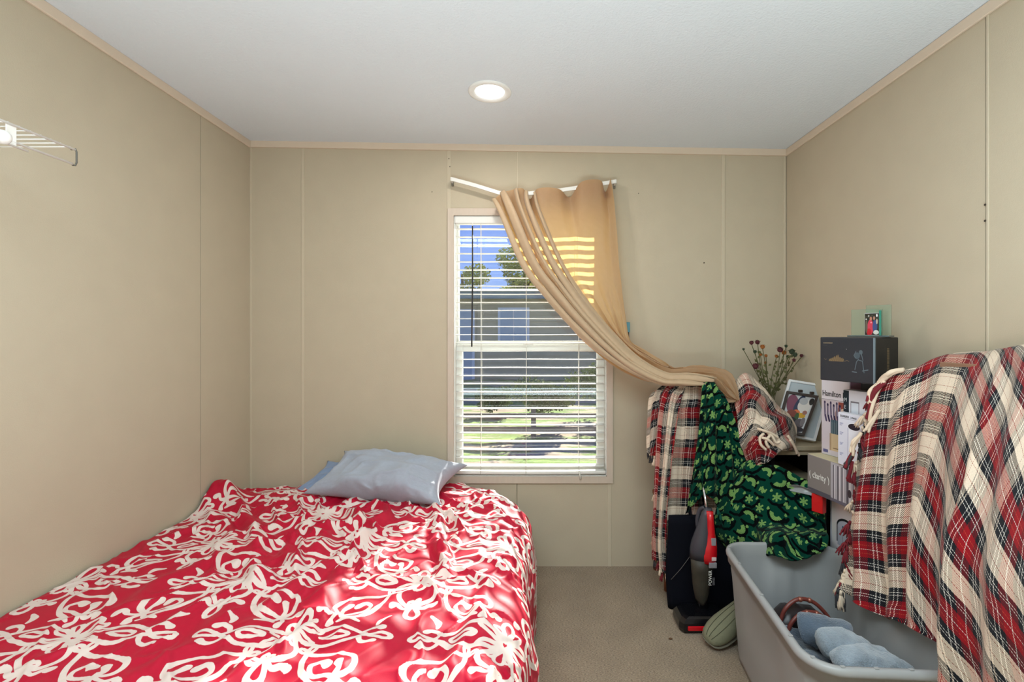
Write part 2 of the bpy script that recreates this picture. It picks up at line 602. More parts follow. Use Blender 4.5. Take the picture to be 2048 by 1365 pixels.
def sash(y, x0, x1, z0, z1, wl, wr, wb_, wt, name):
    bm = bmesh.new()
    bm_box(bm, (x0, y - .014, z0), (x0 + wl, y + .014, z1), bevel=.003)
    bm_box(bm, (x1 - wr, y - .014, z0), (x1, y + .014, z1), bevel=.003)
    bm_box(bm, (x0 + wl, y - .014, z0), (x1 - wr, y + .014, z0 + wb_), bevel=.003)
    bm_box(bm, (x0 + wl, y - .014, z1 - wt), (x1 - wr, y + .014, z1), bevel=.003)
    o = from_bm(name, bm, m_vinyl, win)
    bm = bmesh.new()
    bm_box(bm, (x0 + wl - .004, y - .002, z0 + wb_ - .004), (x1 - wr + .004, y + .002, z1 - wt + .004))
    from_bm('pane', bm, m_glass, o)
    return o


YS = YB + 0.06
def sx_(px, Y): return (px - VX) * Y / F
def sz_(py, Y): return EYE - (py - VY) * Y / F
y_up, y_lo = YB + .095, YB + .062
zr = sz_(686, y_up)
sash(y_up, WX0 + .004, WX1 - .004, zr - .02, WZ1 - .004, sx_(919, y_up) - WX0 - .004, WX1 - .004 - sx_(1196, y_up), sz_(682, y_up) - zr + .02, WZ1 - .004 - sz_(448, y_up), 'upper_sash')
zr2 = sz_(690, y_lo)
sash(y_lo, WX0 + .004, WX1 - .004, WZ0 + .004, zr2, sx_(926, y_lo) - WX0 - .004, WX1 - .004 - sx_(1193, y_lo), sz_(929, y_lo) - WZ0 - .004, zr2 - sz_(703, y_lo), 'lower_sash')
box('latch', (WX0 + .40, y_lo - .02, zr2 - .004), (WX0 + .46, y_lo + .01, zr2 + .012), m_vinyl, win, bevel=.003)

# ------------------------------------------------------------------ blind
m_slat = pmat('white_blind_slat', (244, 243, 238), rough=0.4, noise=0.01, translucent=0.12)
m_cord = pmat('blind_cord', (225, 222, 212), rough=0.8)
m_wand = pmat('dark_wand', (28, 26, 26), rough=0.35)
YBL = YB + 0.012
bl = empty('window_blind', (0, YBL, WZ0), 'white horizontal slat blind, slats open, inside the window frame', 'blind')
bx0, bx1 = WX0 + .006, WX1 - .006
box('headrail', (bx0, YBL - .022, WZ1 - .046), (bx1, YBL + .026, WZ1 - .006), m_slat, bl, bevel=.003)
zs_top, zs_bot, NS = sz_(459, YBL), sz_(931, YBL), 30
slat_me = None
pitch = (zs_top - zs_bot) / (NS - 1)
rnd = random.Random(3)
for i in range(NS):
    z = zs_top - i * pitch
    sag = 0.0 if i < 22 else 0.0035 * (i - 21) / 8
    prof = []
    nx, ny = 12, 4
    V = np.zeros((ny + 1, nx + 1, 3))
    tilt = math.radians(rnd.uniform(-2.0, 2.0) + 1.0)
    for a in range(ny + 1):
        for b_ in range(nx + 1):
            d = (a / ny - .5) * 0.046
            u = b_ / nx
            V[a, b_] = (bx0 + .004 + u * (bx1 - bx0 - .008), YBL + d * math.cos(tilt), z + d * math.sin(tilt) + 0.0022 * (1 - (2 * a / ny - 1) ** 2) - sag * 4 * u * (1 - u) + 0.0008 * math.sin(u * 9 + i))
    U_, W_ = arc_uv(V)
    grid_mesh('slat', V, U_, W_, m_slat, bl, solid=0.0024)
V = np.zeros((2, 13, 3))
bm = bmesh.new()
pts = [Vector((bx0 + .002 + k / 12 * (bx1 - bx0 - .004), YBL, sz_(943, YBL) - .008 * 4 * (k / 12) * (1 - k / 12) * .4)) for k in range(13)]
R_ = []
for p in pts:
    R_.append([p + Vector((0, a, b_)) for a, b_ in ((-.024, -.009), (.024, -.009), (.026, 0), (.024, .009), (-.024, .009), (-.026, 0))])
loft('bottom_rail', R_, m_slat, bl, smooth=False)
for px in (962, 1052, 1157):
    x = sx_(px, YBL)
    for dy in (-.027, .027):
        tube('ladder_cord', [(x, YBL + dy, WZ1 - .046), (x + .002, YBL + dy, 1.2), (x, YBL + dy, sz_(946, YBL))], 0.0013, m_cord, bl, n=5)
for px in (913, 1207):
    x = sx_(px, YBL)
    tube('ladder_cord', [(x, YBL - .025, WZ1 - .046), (x, YBL - .025, sz_(940, YBL))], 0.0011, m_cord, bl, n=5)
tube('cord_end', [(sx_(1158, YBL), YBL - .028, sz_(940, YBL)), (sx_(1160, YBL), YBL - .03, sz_(956, YBL))], [.004, .006], m_cord, bl)
yw = YBL - .034
tube('wand', [P(945, 452, yw), P(945, 560, yw), P(943.5, 694, yw)], [0.0035, 0.0042, 0.0042], m_wand, bl, n=6)
tube('wand_hook', [P(945, 444, yw + .02), P(945, 449, yw + .004), P(945, 456, yw)], 0.0025, m_vinyl, bl, n=6)

# ------------------------------------------------------------------ outdoors
GZ = -0.8
def ground_material():
    m, nt, b, out = mat_new('patchy_grass')
    L = nt.links
    tc = nt.nodes.new('ShaderNodeTexCoord')
    mp = nt.nodes.new('ShaderNodeMapping'); mp.inputs['Scale'].default_value = (.35, 1.2, 1)
    L.new(tc.outputs['Object'], mp.inputs['Vector'])
    n1 = nt.nodes.new('ShaderNodeTexNoise'); n1.inputs['Scale'].default_value = 1.6; n1.inputs['Detail'].default_value = 8; n1.inputs['Roughness'].default_value = .7
    L.new(mp.outputs[0], n1.inputs['Vector'])
    cr = nt.nodes.new('ShaderNodeValToRGB')
    e = cr.color_ramp.elements
    e[0].position = .30; e[0].color = (*lin((120, 108, 90)), 1)
    e[1].position = .75; e[1].color = (*lin((196, 206, 130)), 1)
    a = e.new(.45); a.color = (*lin((182, 162, 136)), 1)
    a = e.new(.52); a.color = (*lin((104, 130, 60)), 1)
    a = e.new(.62); a.color = (*lin((146, 172, 88)), 1)
    L.new(n1.outputs['Fac'], cr.inputs[0]); L.new(cr.outputs[0], b.inputs['Base Color'])
    b.inputs['Roughness'].default_value = .95
    b.inputs['Specular IOR Level'].default_value = .1
    return m


NX, NY = 90, 90
gx, gy = np.meshgrid(np.linspace(-30, 30, NX), np.linspace(YB + .3, 60, NY))
gz = GZ + .05 * fbm(gx * .5, gy * .5, 4)
Vg = np.stack([gx, gy, gz], -1)
g = grid_mesh('ground', Vg, gx, gy, ground_material()); tag(g, kind='structure')

m_siding = pmat('tan_siding', (196, 178, 140), rough=.8, noise=.12, nscale=6)
m_fascia = pmat('grey_teal_fascia', (128, 150, 150), rough=.6)
m_roofm = pmat('weathered_roof', (170, 160, 148), rough=.8, noise=.15)
m_pane_out = pmat('blue_grey_window_pane', (150, 178, 192), rough=.3, spec=.5)
m_wood_out = pmat('grey_weathered_board', (140, 122, 108), rough=.9, noise=.2, stretch=(1, 6, 6))
H = empty('neighbour_house', (-1, 14, GZ), 'tan sided single storey house across the yard seen through the blind', 'house')
box('wall', (-9, 14, GZ), (7, 18, 2.55), m_siding, H)
for k in range(16):
    z = GZ + .2 + k * .2
    prism('siding_board', [(14.0 - .03, z - .1), (14.0 - .005, z + .1), (14.0, z + .1), (14.0, z - .1)], -9, 7, m_siding, H, axis='x')
box('fascia', (-9.3, 13.6, 2.35), (7.3, 13.7, 2.56), m_fascia, H)
prism('roof', [(13.55, 2.56), (18.4, 2.56), (16, 2.85)], -9.4, 7.4, m_roofm, H, axis='x')
for x0, x1, z0, z1 in ((-2.6, -1.78, GZ + .4, 2.0), (-.98, -.18, 1.0, 2.05), (1.7, 2.6, .9, 2.0)):
    f_ = box('window', (x0 - .06, 13.93, z0 - .06), (x1 + .06, 14.0, z1 + .06), m_vinyl, H)
    for k in range(2):
        xa = x0 + (x1 - x0) * k / 2 + .015
        box('pane', (xa, 13.91, z0), (xa + (x1 - x0) / 2 - .03, 13.935, z1), m_pane_out, f_)

m_leaf = pmat('backlit_leaf', (140, 150, 70), rough=.95, spec=.05, noise=.35, nscale=3, translucent=.2)
m_leaf2 = pmat('dark_leaf', (96, 112, 58), rough=.95, spec=.05, noise=.35, nscale=3, translucent=.08)
m_bark = pmat('tree_bark', (74, 62, 50), rough=.9, noise=.2)


def tree(x, y, zb, h, r, n, seed, leaf, name, label, cat, group, crowns=6, ls=.13, trunk=True):
    rs = np.random.RandomState(seed)
    root = empty(name, (x, y, zb), label, cat, group)
    if trunk:
        bm = bmesh.new()
        tube_mesh(bm, [(x, y, zb), (x + .1, y, zb + h * .4), (x - .05, y, zb + h * .8)], [.16, .11, .05], 7)
        for k in range(6):
            a = rs.rand() * 6.28
            z0 = zb + h * (.35 + .35 * rs.rand())
            tube_mesh(bm, [(x, y, z0), (x + math.cos(a) * r * .5, y + math.sin(a) * r * .5, z0 + h * .15), (x + math.cos(a) * r * .9, y + math.sin(a) * r * .9, z0 + h * .22)], [.05, .035, .015], 5)
        from_bm('trunk', bm, m_bark, root, True)
    cs = []
    for k in range(crowns):
        a = rs.rand() * 6.28
        rr = r * .6 * rs.rand() ** .5
        cs.append((x + math.cos(a) * rr, y + math.sin(a) * rr, zb + h * (.5 + .42 * rs.rand()) if trunk else zb + h * (.35 + .3 * rs.rand()), r * (.35 + .3 * rs.rand())))
    c = np.array(cs)[rs.randint(0, crowns, n)]
    d = rs.randn(n, 3); d /= np.linalg.norm(d, axis=1, keepdims=True)
    rad = c[:, 3] * (0.45 + .6 * rs.rand(n) ** .7)
    pos = c[:, :3] + d * rad[:, None] * np.array([1, 1, .75])
    a_ = rs.randn(n, 3); a_ /= np.linalg.norm(a_, axis=1, keepdims=True)
    b_ = np.cross(a_, rs.randn(n, 3)); b_ /= np.linalg.norm(b_, axis=1, keepdims=True)
    s = ls * (.5 + rs.rand(n))[:, None]
    V = np.stack([pos - a_ * s * .5, pos + b_ * s * .25, pos + a_ * s * .5, pos - b_ * s * .25], 1).reshape(-1, 3)
    me = bpy.data.meshes.new('foliage')
    me.from_pydata(V.tolist(), [], np.arange(n * 4).reshape(-1, 4).tolist())
    o = mesh_obj('foliage', me, leaf, root)
    o['kind'] = 'stuff'
    return root


tree(-2.95, 20, GZ, 5.8, 1.35, 5000, 1, m_leaf, 'tree', 'leafy tree at left edge of the window view above the roof', 'tree', 'trees beyond the house')
tree(-1.1, 24.6, GZ, 5.4, 1.6, 4500, 2, m_leaf2, 'tree', 'low tree between the two taller ones above the roof', 'tree', 'trees beyond the house')
tree(-.35, 20.5, GZ, 6.0, 1.3, 5500, 3, m_leaf, 'tree', 'tallest tree above the roof in the middle of the window', 'tree', 'trees beyond the house')
tree(2.6, 21, GZ, 5.7, 1.9, 6000, 4, m_leaf2, 'tree', 'dark tree above the roof behind the tan curtain', 'tree', 'trees beyond the house')
tree(-6.4, 21, GZ, 5.4, 1.9, 5000, 5, m_leaf2, 'tree', 'dark tree far left beyond the house', 'tree', 'trees beyond the house')
tree(6.8, 21, GZ, 5.6, 2.0, 5000, 6, m_leaf, 'tree', 'leafy tree far right beyond the house', 'tree', 'trees beyond the house')
for i, (x, y, h, r) in enumerate(((.25, 10.6, 1.5, .7), (1.6, 12.3, 2.0, .8), (-2.3, 11.3, 1.0, .55), (-1.0, 12.8, .9, .55))):
    tree(x, y, GZ, h, r, 2600, 20 + i, m_leaf2, 'bush', ['round green bush before the house right of the blue pane', 'tall green bush at right behind the blind', 'low bush at left before the house wall', 'small bush before the house between the panes'][i], 'bush', 'bushes before the house', crowns=7, ls=.09, trunk=False)
# far things pushed back and enlarged so their shadows clear the near grass
FAR = 1.6
for o in list(COL.objects):
    if o.parent is None and (o.name.startswith('tree') or o.name == 'neighbour_house'):
        o.location = Vector((0, 0, EYE)) + (o.location - Vector((0, 0, EYE))) * FAR
        o.scale = (FAR, FAR, FAR)
fr = empty('board_fence', (0, 9.6, GZ), 'low weathered rail fence across the yard behind the blind', 'fence')
for z in (GZ + .18, GZ + .45):
    box('rail', (-4, 9.56, z), (4, 9.6, z + .1), m_wood_out, fr)
for k in range(5):
    box('post', (-4 + k * 2 - .05, 9.6, GZ - .05), (-4 + k * 2 + .05, 9.7, GZ + .65), m_wood_out, fr)

# ------------------------------------------------------------------ ceiling light
lx, ly = -0.196, 2.148
lz = zc(lx)
m_white = pmat('white_plastic', (240, 240, 236), rough=.35)
m_led = pmat('lit_diffuser', (255, 255, 255), emit=((1, .98, .95), 4.0))
dl = empty('recessed_ceiling_light', (lx, ly, lz), 'round white recessed downlight, switched on, in the ceiling', 'ceiling light')
def ring(r, z, n=48): return [Vector((lx + r * math.cos(2 * math.pi * k / n), ly + r * math.sin(2 * math.pi * k / n), z)) for k in range(n)]
loft('trim_ring', [ring(.097, lz + .001), ring(.097, lz - .004), ring(.090, lz - .007), ring(.072, lz - .006), ring(.066, lz + .0), ring(.064, lz + .003)], m_white, dl, cap=False)
loft('diffuser', [ring(.0655, lz - .0015), ring(.050, lz - .003), ring(.02, lz - .004)], m_led, dl)
ll = bpy.data.lights.new('downlight', 'AREA'); ll.shape = 'DISK'; ll.size = .12; ll.energy = 5; ll.color = (1, .96, .9)
lo_ = bpy.data.objects.new('downlight', ll); COL.objects.link(lo_); lo_.location = (lx, ly, lz - .012)
lo_.parent = dl; lo_.matrix_parent_inverse = world_of(dl).inverted()

# ------------------------------------------------------------------ printed patterns
def stroke(cov, pts, w, closed=False):
    """draw a stroke of half width w (scalar or list) in tile units, wrapping round the tile"""
    n = cov.shape[0]
    pts = np.array(pts, float)
    if closed:
        pts = np.vstack([pts, pts[:1]])
    ws = np.full(len(pts), w) if np.isscalar(w) else np.interp(np.linspace(0, 1, len(pts)), np.linspace(0, 1, len(w)), w)
    for i in range(len(pts) - 1):
        a, b, wa, wb2 = pts[i], pts[i + 1], ws[i], ws[i + 1]
        r = max(wa, wb2) + 2 / n
        x0, x1 = int((min(a[0], b[0]) - r) * n), int((max(a[0], b[0]) + r) * n) + 1
        y0, y1 = int((min(a[1], b[1]) - r) * n), int((max(a[1], b[1]) + r) * n) + 1
        X, Y = np.meshgrid((np.arange(x0, x1) + .5) / n, (np.arange(y0, y1) + .5) / n)
        d = b - a
        L2 = max((d ** 2).sum(), 1e-12)
        t = np.clip(((X - a[0]) * d[0] + (Y - a[1]) * d[1]) / L2, 0, 1)
        dist = np.hypot(X - a[0] - t * d[0], Y - a[1] - t * d[1]) - (wa + t * (wb2 - wa))
        c = np.clip(.5 - dist * n, 0, 1)
        iy, ix = np.arange(y0, y1) % n, np.arange(x0, x1) % n
        sub = cov[np.ix_(iy, ix)]
        cov[np.ix_(iy, ix)] = np.maximum(sub, c)


def spiral(c, r0, r1, a0, a1, n=26, ex=1.0):
    t = np.linspace(0, 1, n)
    r, a = r0 + (r1 - r0) * t, np.radians(a0 + (a1 - a0) * t)
    return np.stack([c[0] + r * np.cos(a) * ex, c[1] + r * np.sin(a)], 1)


def petal(c, ang, L, wd, n=20, r_in=0.0):
    t = np.linspace(0, 1, n)
    x = r_in + L * np.sin(math.pi * t / 2 * 1.0) ** 1 if False else None
    th = np.linspace(-math.pi, math.pi, n)
    lx_ = r_in + L * (.5 + .5 * np.cos(th))
    ly_ = wd * np.sin(th) * (.35 + .65 * (.5 + .5 * np.cos(th)))
    ca, sa = math.cos(math.radians(ang)), math.sin(math.radians(ang))
    return np.stack([c[0] + lx_ * ca - ly_ * sa, c[1] + lx_ * sa + ly_ * ca], 1)


def scroll_tile(n=1024):
    cov = np.zeros((n, n))
    w = .0125
    def both(c, pts, ww, **k):
        pts = np.array(pts, float)
        stroke(cov, pts + c, ww, **k)
        q = pts.copy(); q[:, 0] *= -1
        stroke(cov, q + c, ww, **k)
    def curve(pts, per=6):
        return np.array([tuple(p)[:2] for p in smooth_pts([(x, y, 0) for x, y in pts], per)])
    for c in (np.array([0.25, 0.25]), np.array([0.75, 0.75])):
        o = (0.0, 0.0)
        stroke(cov, petal(c, 90, .135, .040, r_in=.015), .012)
        both(c, petal(o, 58, .105, .026, r_in=.02), .011)
        both(c, petal(o, 22, .13, .022, r_in=.02), .010)
        both(c, petal(o, -24, .12, .022, r_in=.02), .010)
        both(c, petal(o, -60, .09, .022, r_in=.02), .010)
        stroke(cov, spiral(c, .022, .022, 0, 360, 16), .009)
        stroke(cov, petal(c + (0, -.02), -90, .09, .036, r_in=.01), .010)
        # long lily form reaching sideways with a horned head
        both(c, curve([(.03, .035), (.10, .055), (.19, .066), (.27, .045), (.345, .0)]), [.010, .013, .013, .012, .012])
        both(c, curve([(.03, -.035), (.10, -.055), (.19, -.066), (.27, -.045), (.345, .0)]), [.010, .013, .013, .012, .012])
        both(c, petal((.145, 0), 0, .12, .026), .0105)
        both(c, petal((.35, 0), 0, .105, .030), .012)
        both(c, curve([(.315, .022), (.335, .058), (.37, .075), (.395, .062)]), [.011, .011, .014, .019])
        both(c, curve([(.315, -.022), (.335, -.058), (.37, -.075), (.395, -.062)]), [.011, .011, .014, .019])
        # round neck and trefoil hanging below
        both(c, curve([(.03, -.05), (.085, -.11), (.08, -.18), (.01, -.235)]), .0125)
        stroke(cov, petal(c + (0, -.235), -90, .10, .042), .013)
        both(c, curve([(.0, -.235), (.045, -.25), (.075, -.225), (.10, -.225)]), [.015, .012, .013, .021])
        both(c, petal((0, -.225), 60, .04, .014), .009)
        # great oval scroll each side
        both(c, curve([(.345, -.315), (.40, -.27), (.395, -.20), (.32, -.160), (.23, -.148), (.145, -.125)]), .013)
        both(c, curve([(.145, -.125), (.150, -.185), (.185, -.26), (.245, -.325), (.315, -.350), (.345, -.315)]), .013)
        both(c, curve([(.345, -.315), (.29, -.300), (.235, -.285), (.215, -.240), (.25, -.212), (.285, -.232)]), [.013, .012, .011, .011, .014, .024])
        both(c, curve([(.345, -.315), (.355, -.265), (.335, -.225)]), [.012, .012, .021])
        both(c, curve([(.345, -.315), (.40, -.335), (.43, -.31), (.45, -.325)]), [.013, .011, .012, .021])
        both(c, curve([(.345, -.315), (.37, -.365), (.36, -.40)]), [.012, .011, .020])
        both(c, petal((.145, -.125), 75, .055, .017), .009)
        both(c, petal((.145, -.125), 150, .05, .015), .009)
        both(c, curve([(.17, .12), (.215, .14), (.26, .125)]), [.008, .018, .008])
        # single leaves
        both(c, curve([(.10, -.33), (.14, -.36), (.145, -.40)]), [.008, .018, .008])
    return cov


cov = scroll_tile()
red, cream = np.array(lin((188, 6, 46))), np.array(lin((228, 210, 202)))
edge = np.clip(cov * 1.0, 0, 1)[..., None]
_r = vnoise(*np.meshgrid(np.linspace(0, 64, 1024, endpoint=False), np.linspace(0, 64, 1024, endpoint=False)))[..., None] * .03
bed_img = make_image('scroll_print', np.clip((red * (1 - edge) + cream * edge) * (1 + _r), 0, 1) ** (1 / 2.2))


def tartan(n=1024, threads=144, seed=0):
    """one sett, woven as a 2/2 twill"""
    rs = np.random.RandomState(seed)
    cr, bk, rd, ru, wh, orr = [np.array(v, float) / 255 for v in ((232, 212, 190), (26, 27, 32), (146, 18, 28), (150, 62, 36), (245, 238, 228), (196, 78, 52))]
    seq = []
    def add(c, k): seq.extend([c] * k)
    add(cr, 8); add(ru, 1); add(cr, 22); add(ru, 1); add(cr, 8)
    add(bk, 10); add(wh, 1); add(bk, 5); add(wh, 1); add(bk, 12)
    add(rd, 9); add(orr, 1); add(rd, 9); add(wh, 1); add(rd, 9); add(orr, 1); add(rd, 9)
    add(bk, 12); add(wh, 1); add(bk, 5); add(wh, 1); add(bk, 10)
    seq.extend([cr] * max(0, threads - len(seq)))
    weft = np.array(seq[:threads])
    wseq = []
    def addw(c, k): wseq.extend([c] * k)
    addw(cr, 14); addw(ru, 1); addw(cr, 14); addw(bk, 3); addw(cr, 3); addw(bk, 14); addw(wh, 2); addw(bk, 6); addw(wh, 2); addw(bk, 8)
    addw(rd, 14); addw(wh, 2); addw(rd, 14); addw(bk, 10); addw(wh, 2); addw(bk, 5); addw(wh, 2); addw(bk, 10); addw(cr, 12)
    wseq.extend([cr] * max(0, threads - len(wseq)))
    warp = np.array(wseq[:threads])
    s = n / threads
    X, Y = np.meshgrid(np.arange(n) / s, np.arange(n) / s)
    tx, ty = X.astype(int), Y.astype(int)
    up = ((X + Y) % 4) < 1.4
    img = np.where(up[..., None], warp[tx % threads], weft[ty % threads])
    # yarn colour varies at random per thread crossing
    img = img * (0.93 + .07 * rs.rand(threads, threads)[ty % threads, tx % threads][..., None])
    return np.clip(img, 0, 1)


plaid_img = make_image('tartan_weave', tartan())


def green_print(n=1024):
    rs = np.random.RandomState(5)
    L = np.zeros((n, n))
    Dk = np.zeros((n, n))
    def dot(x, y, r): stroke(L, [(x, y), (x + .0005, y)], r)
    K = 6
    for j in range(K):
        for i in range(K):
            x, y = (i + .5 * (j % 2)) / K + .012 * rs.randn(), j / K + .010 * rs.randn()
            kind = [0, 1, 2, 1, 0, 2, 1][(i * 2 + j * 3 + rs.randint(0, 2)) % 7]
            if kind == 0:
                for a in range(0, 360, 60):
                    for rr in (.022, .040):
                        dot(x + rr * math.cos(math.radians(a)), y + rr * math.sin(math.radians(a)), .0105)
                dot(x, y, .011)
            elif kind == 1:
                a0 = rs.choice([0, 180, 100, 250])
                for a in range(0, 170, 17):
                    q = math.radians(a0 + a)
                    for rr in (.034, .049, .063):
                        dot(x + rr * math.cos(q), y + rr * math.sin(q), .0088 if rr > .04 else .0075)
                stroke(Dk, spiral((x, y), .085, .085, a0 - 10, a0 + 180, 14), .013)
            else:
                for k in range(5):
                    for m_ in range(3):
                        dot(x - .03 + .015 * k, y - .015 + .012 * math.sin(k * 1.7) + .016 * m_, .0088)
            dot(x + .080, y + .040, .012); dot(x + .090, y + .048, .010); dot(x + .080, y + .056, .010)
            if rs.rand() < .6:
                stroke(Dk, [(x + .07, y - .07), (x + .11, y - .02), (x + .12, y + .03)], .017)
            stroke(Dk, [(x - .06, y - .065), (x + .0, y - .08), (x + .05, y - .068)], .014)
    X, Y = np.meshgrid(np.arange(n), np.arange(n))
    knit = .66 + .34 * np.abs(np.sin(X * math.pi / 9)) * np.abs(np.sin(Y * math.pi / 9))
    base, lt, bk = np.array([8, 72, 56]) / 255., np.array([156, 206, 116]) / 255., np.array([6, 12, 14]) / 255.
    a = base * (1 - Dk[..., None]) + bk * Dk[..., None]
    a = a * (1 - L[..., None]) + lt * L[..., None]
    return np.clip(a * knit[..., None], 0, 1)


green_img = make_image('green_knit', green_print())

m_bed = imat('red_scroll_comforter', bed_img, 1 / .62, 1 / .60, rough=.5, bump=.2, bscale=900, sheen=.02, spec=.24)
m_plaid = imat('plaid_weave', plaid_img, 1 / .2, 1 / .2, rough=.9, bump=.35, bscale=700, sheen=.1, spec=.15, bump_image=.35)
m_green = imat('green_chenille', green_img, 1 / .42, 1 / .42, rough=.95, bump=.5, bscale=500, sheen=.05, spec=.03, bump_image=.8)

# ------------------------------------------------------------------ bed
bed = empty('bed', (-.82, 1.7, 0), 'low bed against the left wall under a rumpled red and white scroll print comforter', 'bed')
m_matt = pmat('mattress_ticking', (205, 204, 206), rough=.8, noise=.03)
m_sheet = pmat('grey_bed_sheet', (150, 152, 158), rough=.85, noise=.05)
box('mattress', (XL + .05, .68, .20), (-.10, YB - .07, .40), m_matt, bed, bevel=.03, seg=3)
box('box_spring', (XL + .05, .68, .03), (-.10, YB - .07, .20), m_sheet, bed, bevel=.01, seg=2)


def seg_dist(X, Y, pts):
    best = np.full(X.shape, 9.0)
    for (ax, ay), (bx2, by2) in zip(pts[:-1], pts[1:]):
        dx, dy = bx2 - ax, by2 - ay
        L2 = dx * dx + dy * dy
        t = np.clip(((X - ax) * dx + (Y - ay) * dy) / L2, 0, 1)
        best = np.minimum(best, np.hypot(X - ax - t * dx, Y - ay - t * dy))
    return best


def bed_xy(px, py, z=.47):
    Y = F * (EYE - z) / (py - VY)
    return ((px - VX) * Y / F, Y)


TOPW = 1.50
RC = .13
nS, nT = 430, 400
sv = np.linspace(0, TOPW + RC * math.pi / 2 + .36, nS)
tv = np.linspace(YB - .03, .62, nT)
Sg, Tg = np.meshgrid(sv, tv)
xr = -.025 - .30 * np.clip((Tg - 2.33) / .40, 0, 1) ** 2.4 + .012 * np.sin(Tg * 9) + .006 * vnoise(Tg * 8, Tg * 0, 3)
xl = XL + .015
flat = xr - RC - xl                      # flat width for each row
scale = flat / TOPW
th = np.clip((Sg - TOPW) / RC, 0, math.pi / 2)
drop = np.maximum(Sg - TOPW - RC * math.pi / 2, 0)
Xb = np.where(Sg < TOPW, xl + Sg * scale, xr - RC + RC * np.sin(th))
topz = .468 + .02 * np.clip((Tg - 2.2) / .5, 0, 1) * np.clip((Xb + .8) / .7, 0, 1)
Zb = topz - RC * (1 - np.cos(th)) - drop
onside = np.clip(drop / .1, 0, 1)
Xb = Xb + onside * (.012 * np.sin(Tg * 22 + 2 * vnoise(Tg * 4, Tg * 0, 8)) + .01)
wt = np.cos(th) * (1 - onside)
# back edge falls to the wall
back = np.clip((Tg - (YB - .07)) / .04, 0, 1)
Zb = Zb - .05 * back ** 2
h = .012 * vnoise(Xb * 2.3, Tg * 2.3, 1) + .006 * vnoise(Xb * 5, Tg * 5, 2)
heap = np.exp(-(((Xb + 1.60) / .10) ** 2 + ((Tg - 2.44) / .10) ** 2)) * .125 + np.exp(-(((Xb + 1.28) / .22) ** 2 + ((Tg - 2.5) / .16) ** 2)) * .035
h = h + heap
ridges = [
    ([(455, 1012), (500, 1048), (520, 1085), (505, 1130), (520, 1165)], .030, .026),
    ([(425, 1040), (470, 1075), (480, 1120)], .022, .028),
    ([(560, 1040), (600, 1052), (650, 1080), (640, 1110)], .018, .022),
    ([(700, 1030), (735, 1062), (725, 1090), (660, 1130), (600, 1165), (545, 1215)], .022, .024),
    ([(870, 1020), (877, 1050), (868, 1085), (885, 1110), (880, 1150)], .026, .020),
    ([(900, 1040), (930, 1060), (1000, 1066)], .010, .018),
    ([(760, 1070), (700, 1120), (640, 1200), (590, 1290), (500, 1365)], .016, .035),
    ([(880, 1150), (850, 1185), (790, 1200)], .012, .025),
    ([(960, 1230), (930, 1300), (900, 1340)], .016, .022),
    ([(985, 1160), (975, 1230), (968, 1300), (960, 1400)], .016, .022),
    ([(520, 1165), (470, 1220), (400, 1290), (300, 1350)], .014, .03),
    ([(430, 1120), (330, 1170), (240, 1240)], .012, .03),
    ([(610, 1060), (570, 1100), (590, 1140)], .016, .018),
    ([(950, 990), (990, 1010), (1010, 1060), (1005, 1120)], .010, .03),
    ([(600, 1270), (500, 1330), (420, 1400)], .018, .022),
    ([(780, 1250), (720, 1310), (640, 1400)], .010, .03),
]
for pl, amp, wd in ridges:
    amp *= .8
    pts = [bed_xy(*p) for p in pl]
    wx = .018 * vnoise(Xb * 9, Tg * 9, 21)
    d = seg_dist(Xb + wx, Tg + .018 * vnoise(Xb * 9, Tg * 9, 22), pts)
    h = h + amp * (np.exp(-(d / wd) ** 2 * .8) - .40 * np.exp(-((d - 2.1 * wd) / (1.2 * wd)) ** 2))
# fine crumple, stronger in the middle and at the head
wX, wY = Xb + .05 * vnoise(Xb * 4, Tg * 4, 31), Tg + .05 * vnoise(Xb * 4, Tg * 4, 32)
cr1 = 1 - np.abs(vnoise((wX * .8 + wY * .6) * 9, (wY * .8 - wX * .6) * 5, 11))
cr2 = 1 - np.abs(vnoise((wX * .9 - wY * .5) * 15, (wY * .9 + wX * .5) * 10, 12))
crw = np.exp(-(((Xb + .75) / .55) ** 2 + ((Tg - 2.1) / .45) ** 2))
right = np.clip((Xb + .42) / .3, 0, 1)
cr3 = np.sin((Tg * 46 + 2.2 * vnoise(Xb * 3, Tg * 8, 13)))
h = h + (cr1 ** 5 * .028 + cr2 ** 3 * .014) * (.40 + 1.0 * crw) + right * cr3 * .0022 + cr2 ** 4 * .004 * right
Zb = Zb + h * wt
Xb = Xb + h * np.sin(th) * .6
# keep clear of the wall
Xb = np.maximum(Xb, XL + .006)
Zb = np.maximum(Zb, .012)
Vb = np.stack([Xb, Tg, Zb], -1)
U0, W0 = arc_uv(Vb)
# the cloth is gathered where it is crumpled: average of arc length and plan position
Ub = .12 * U0 + .88 * (Sg) + .013 * vnoise(Xb * 6, Tg * 6, 41)
Wb = -(.12 * (W0) + .88 * (YB - Tg)) + .013 * vnoise(Xb * 6, Tg * 6, 42)
comf = grid_mesh('comforter', Vb, Ub + .135, Wb + .055, m_bed, bed, solid=.006)
m_seam = pmat('pink_seam_thread', (236, 190, 190), rough=.8)
# sheet peeking below the hem at the right
zz = np.array([.0, .05, .10, .16]); yy = np.linspace(2.35, .62, 80)
Vsh = np.array([[(-.035 + .012 * math.sin(y * 21) + .02 * (1 - z / .16), y, .004 + z) for y in yy] for z in zz])
grid_mesh('sheet', Vsh, *arc_uv(Vsh), m_sheet, bed, solid=.003)

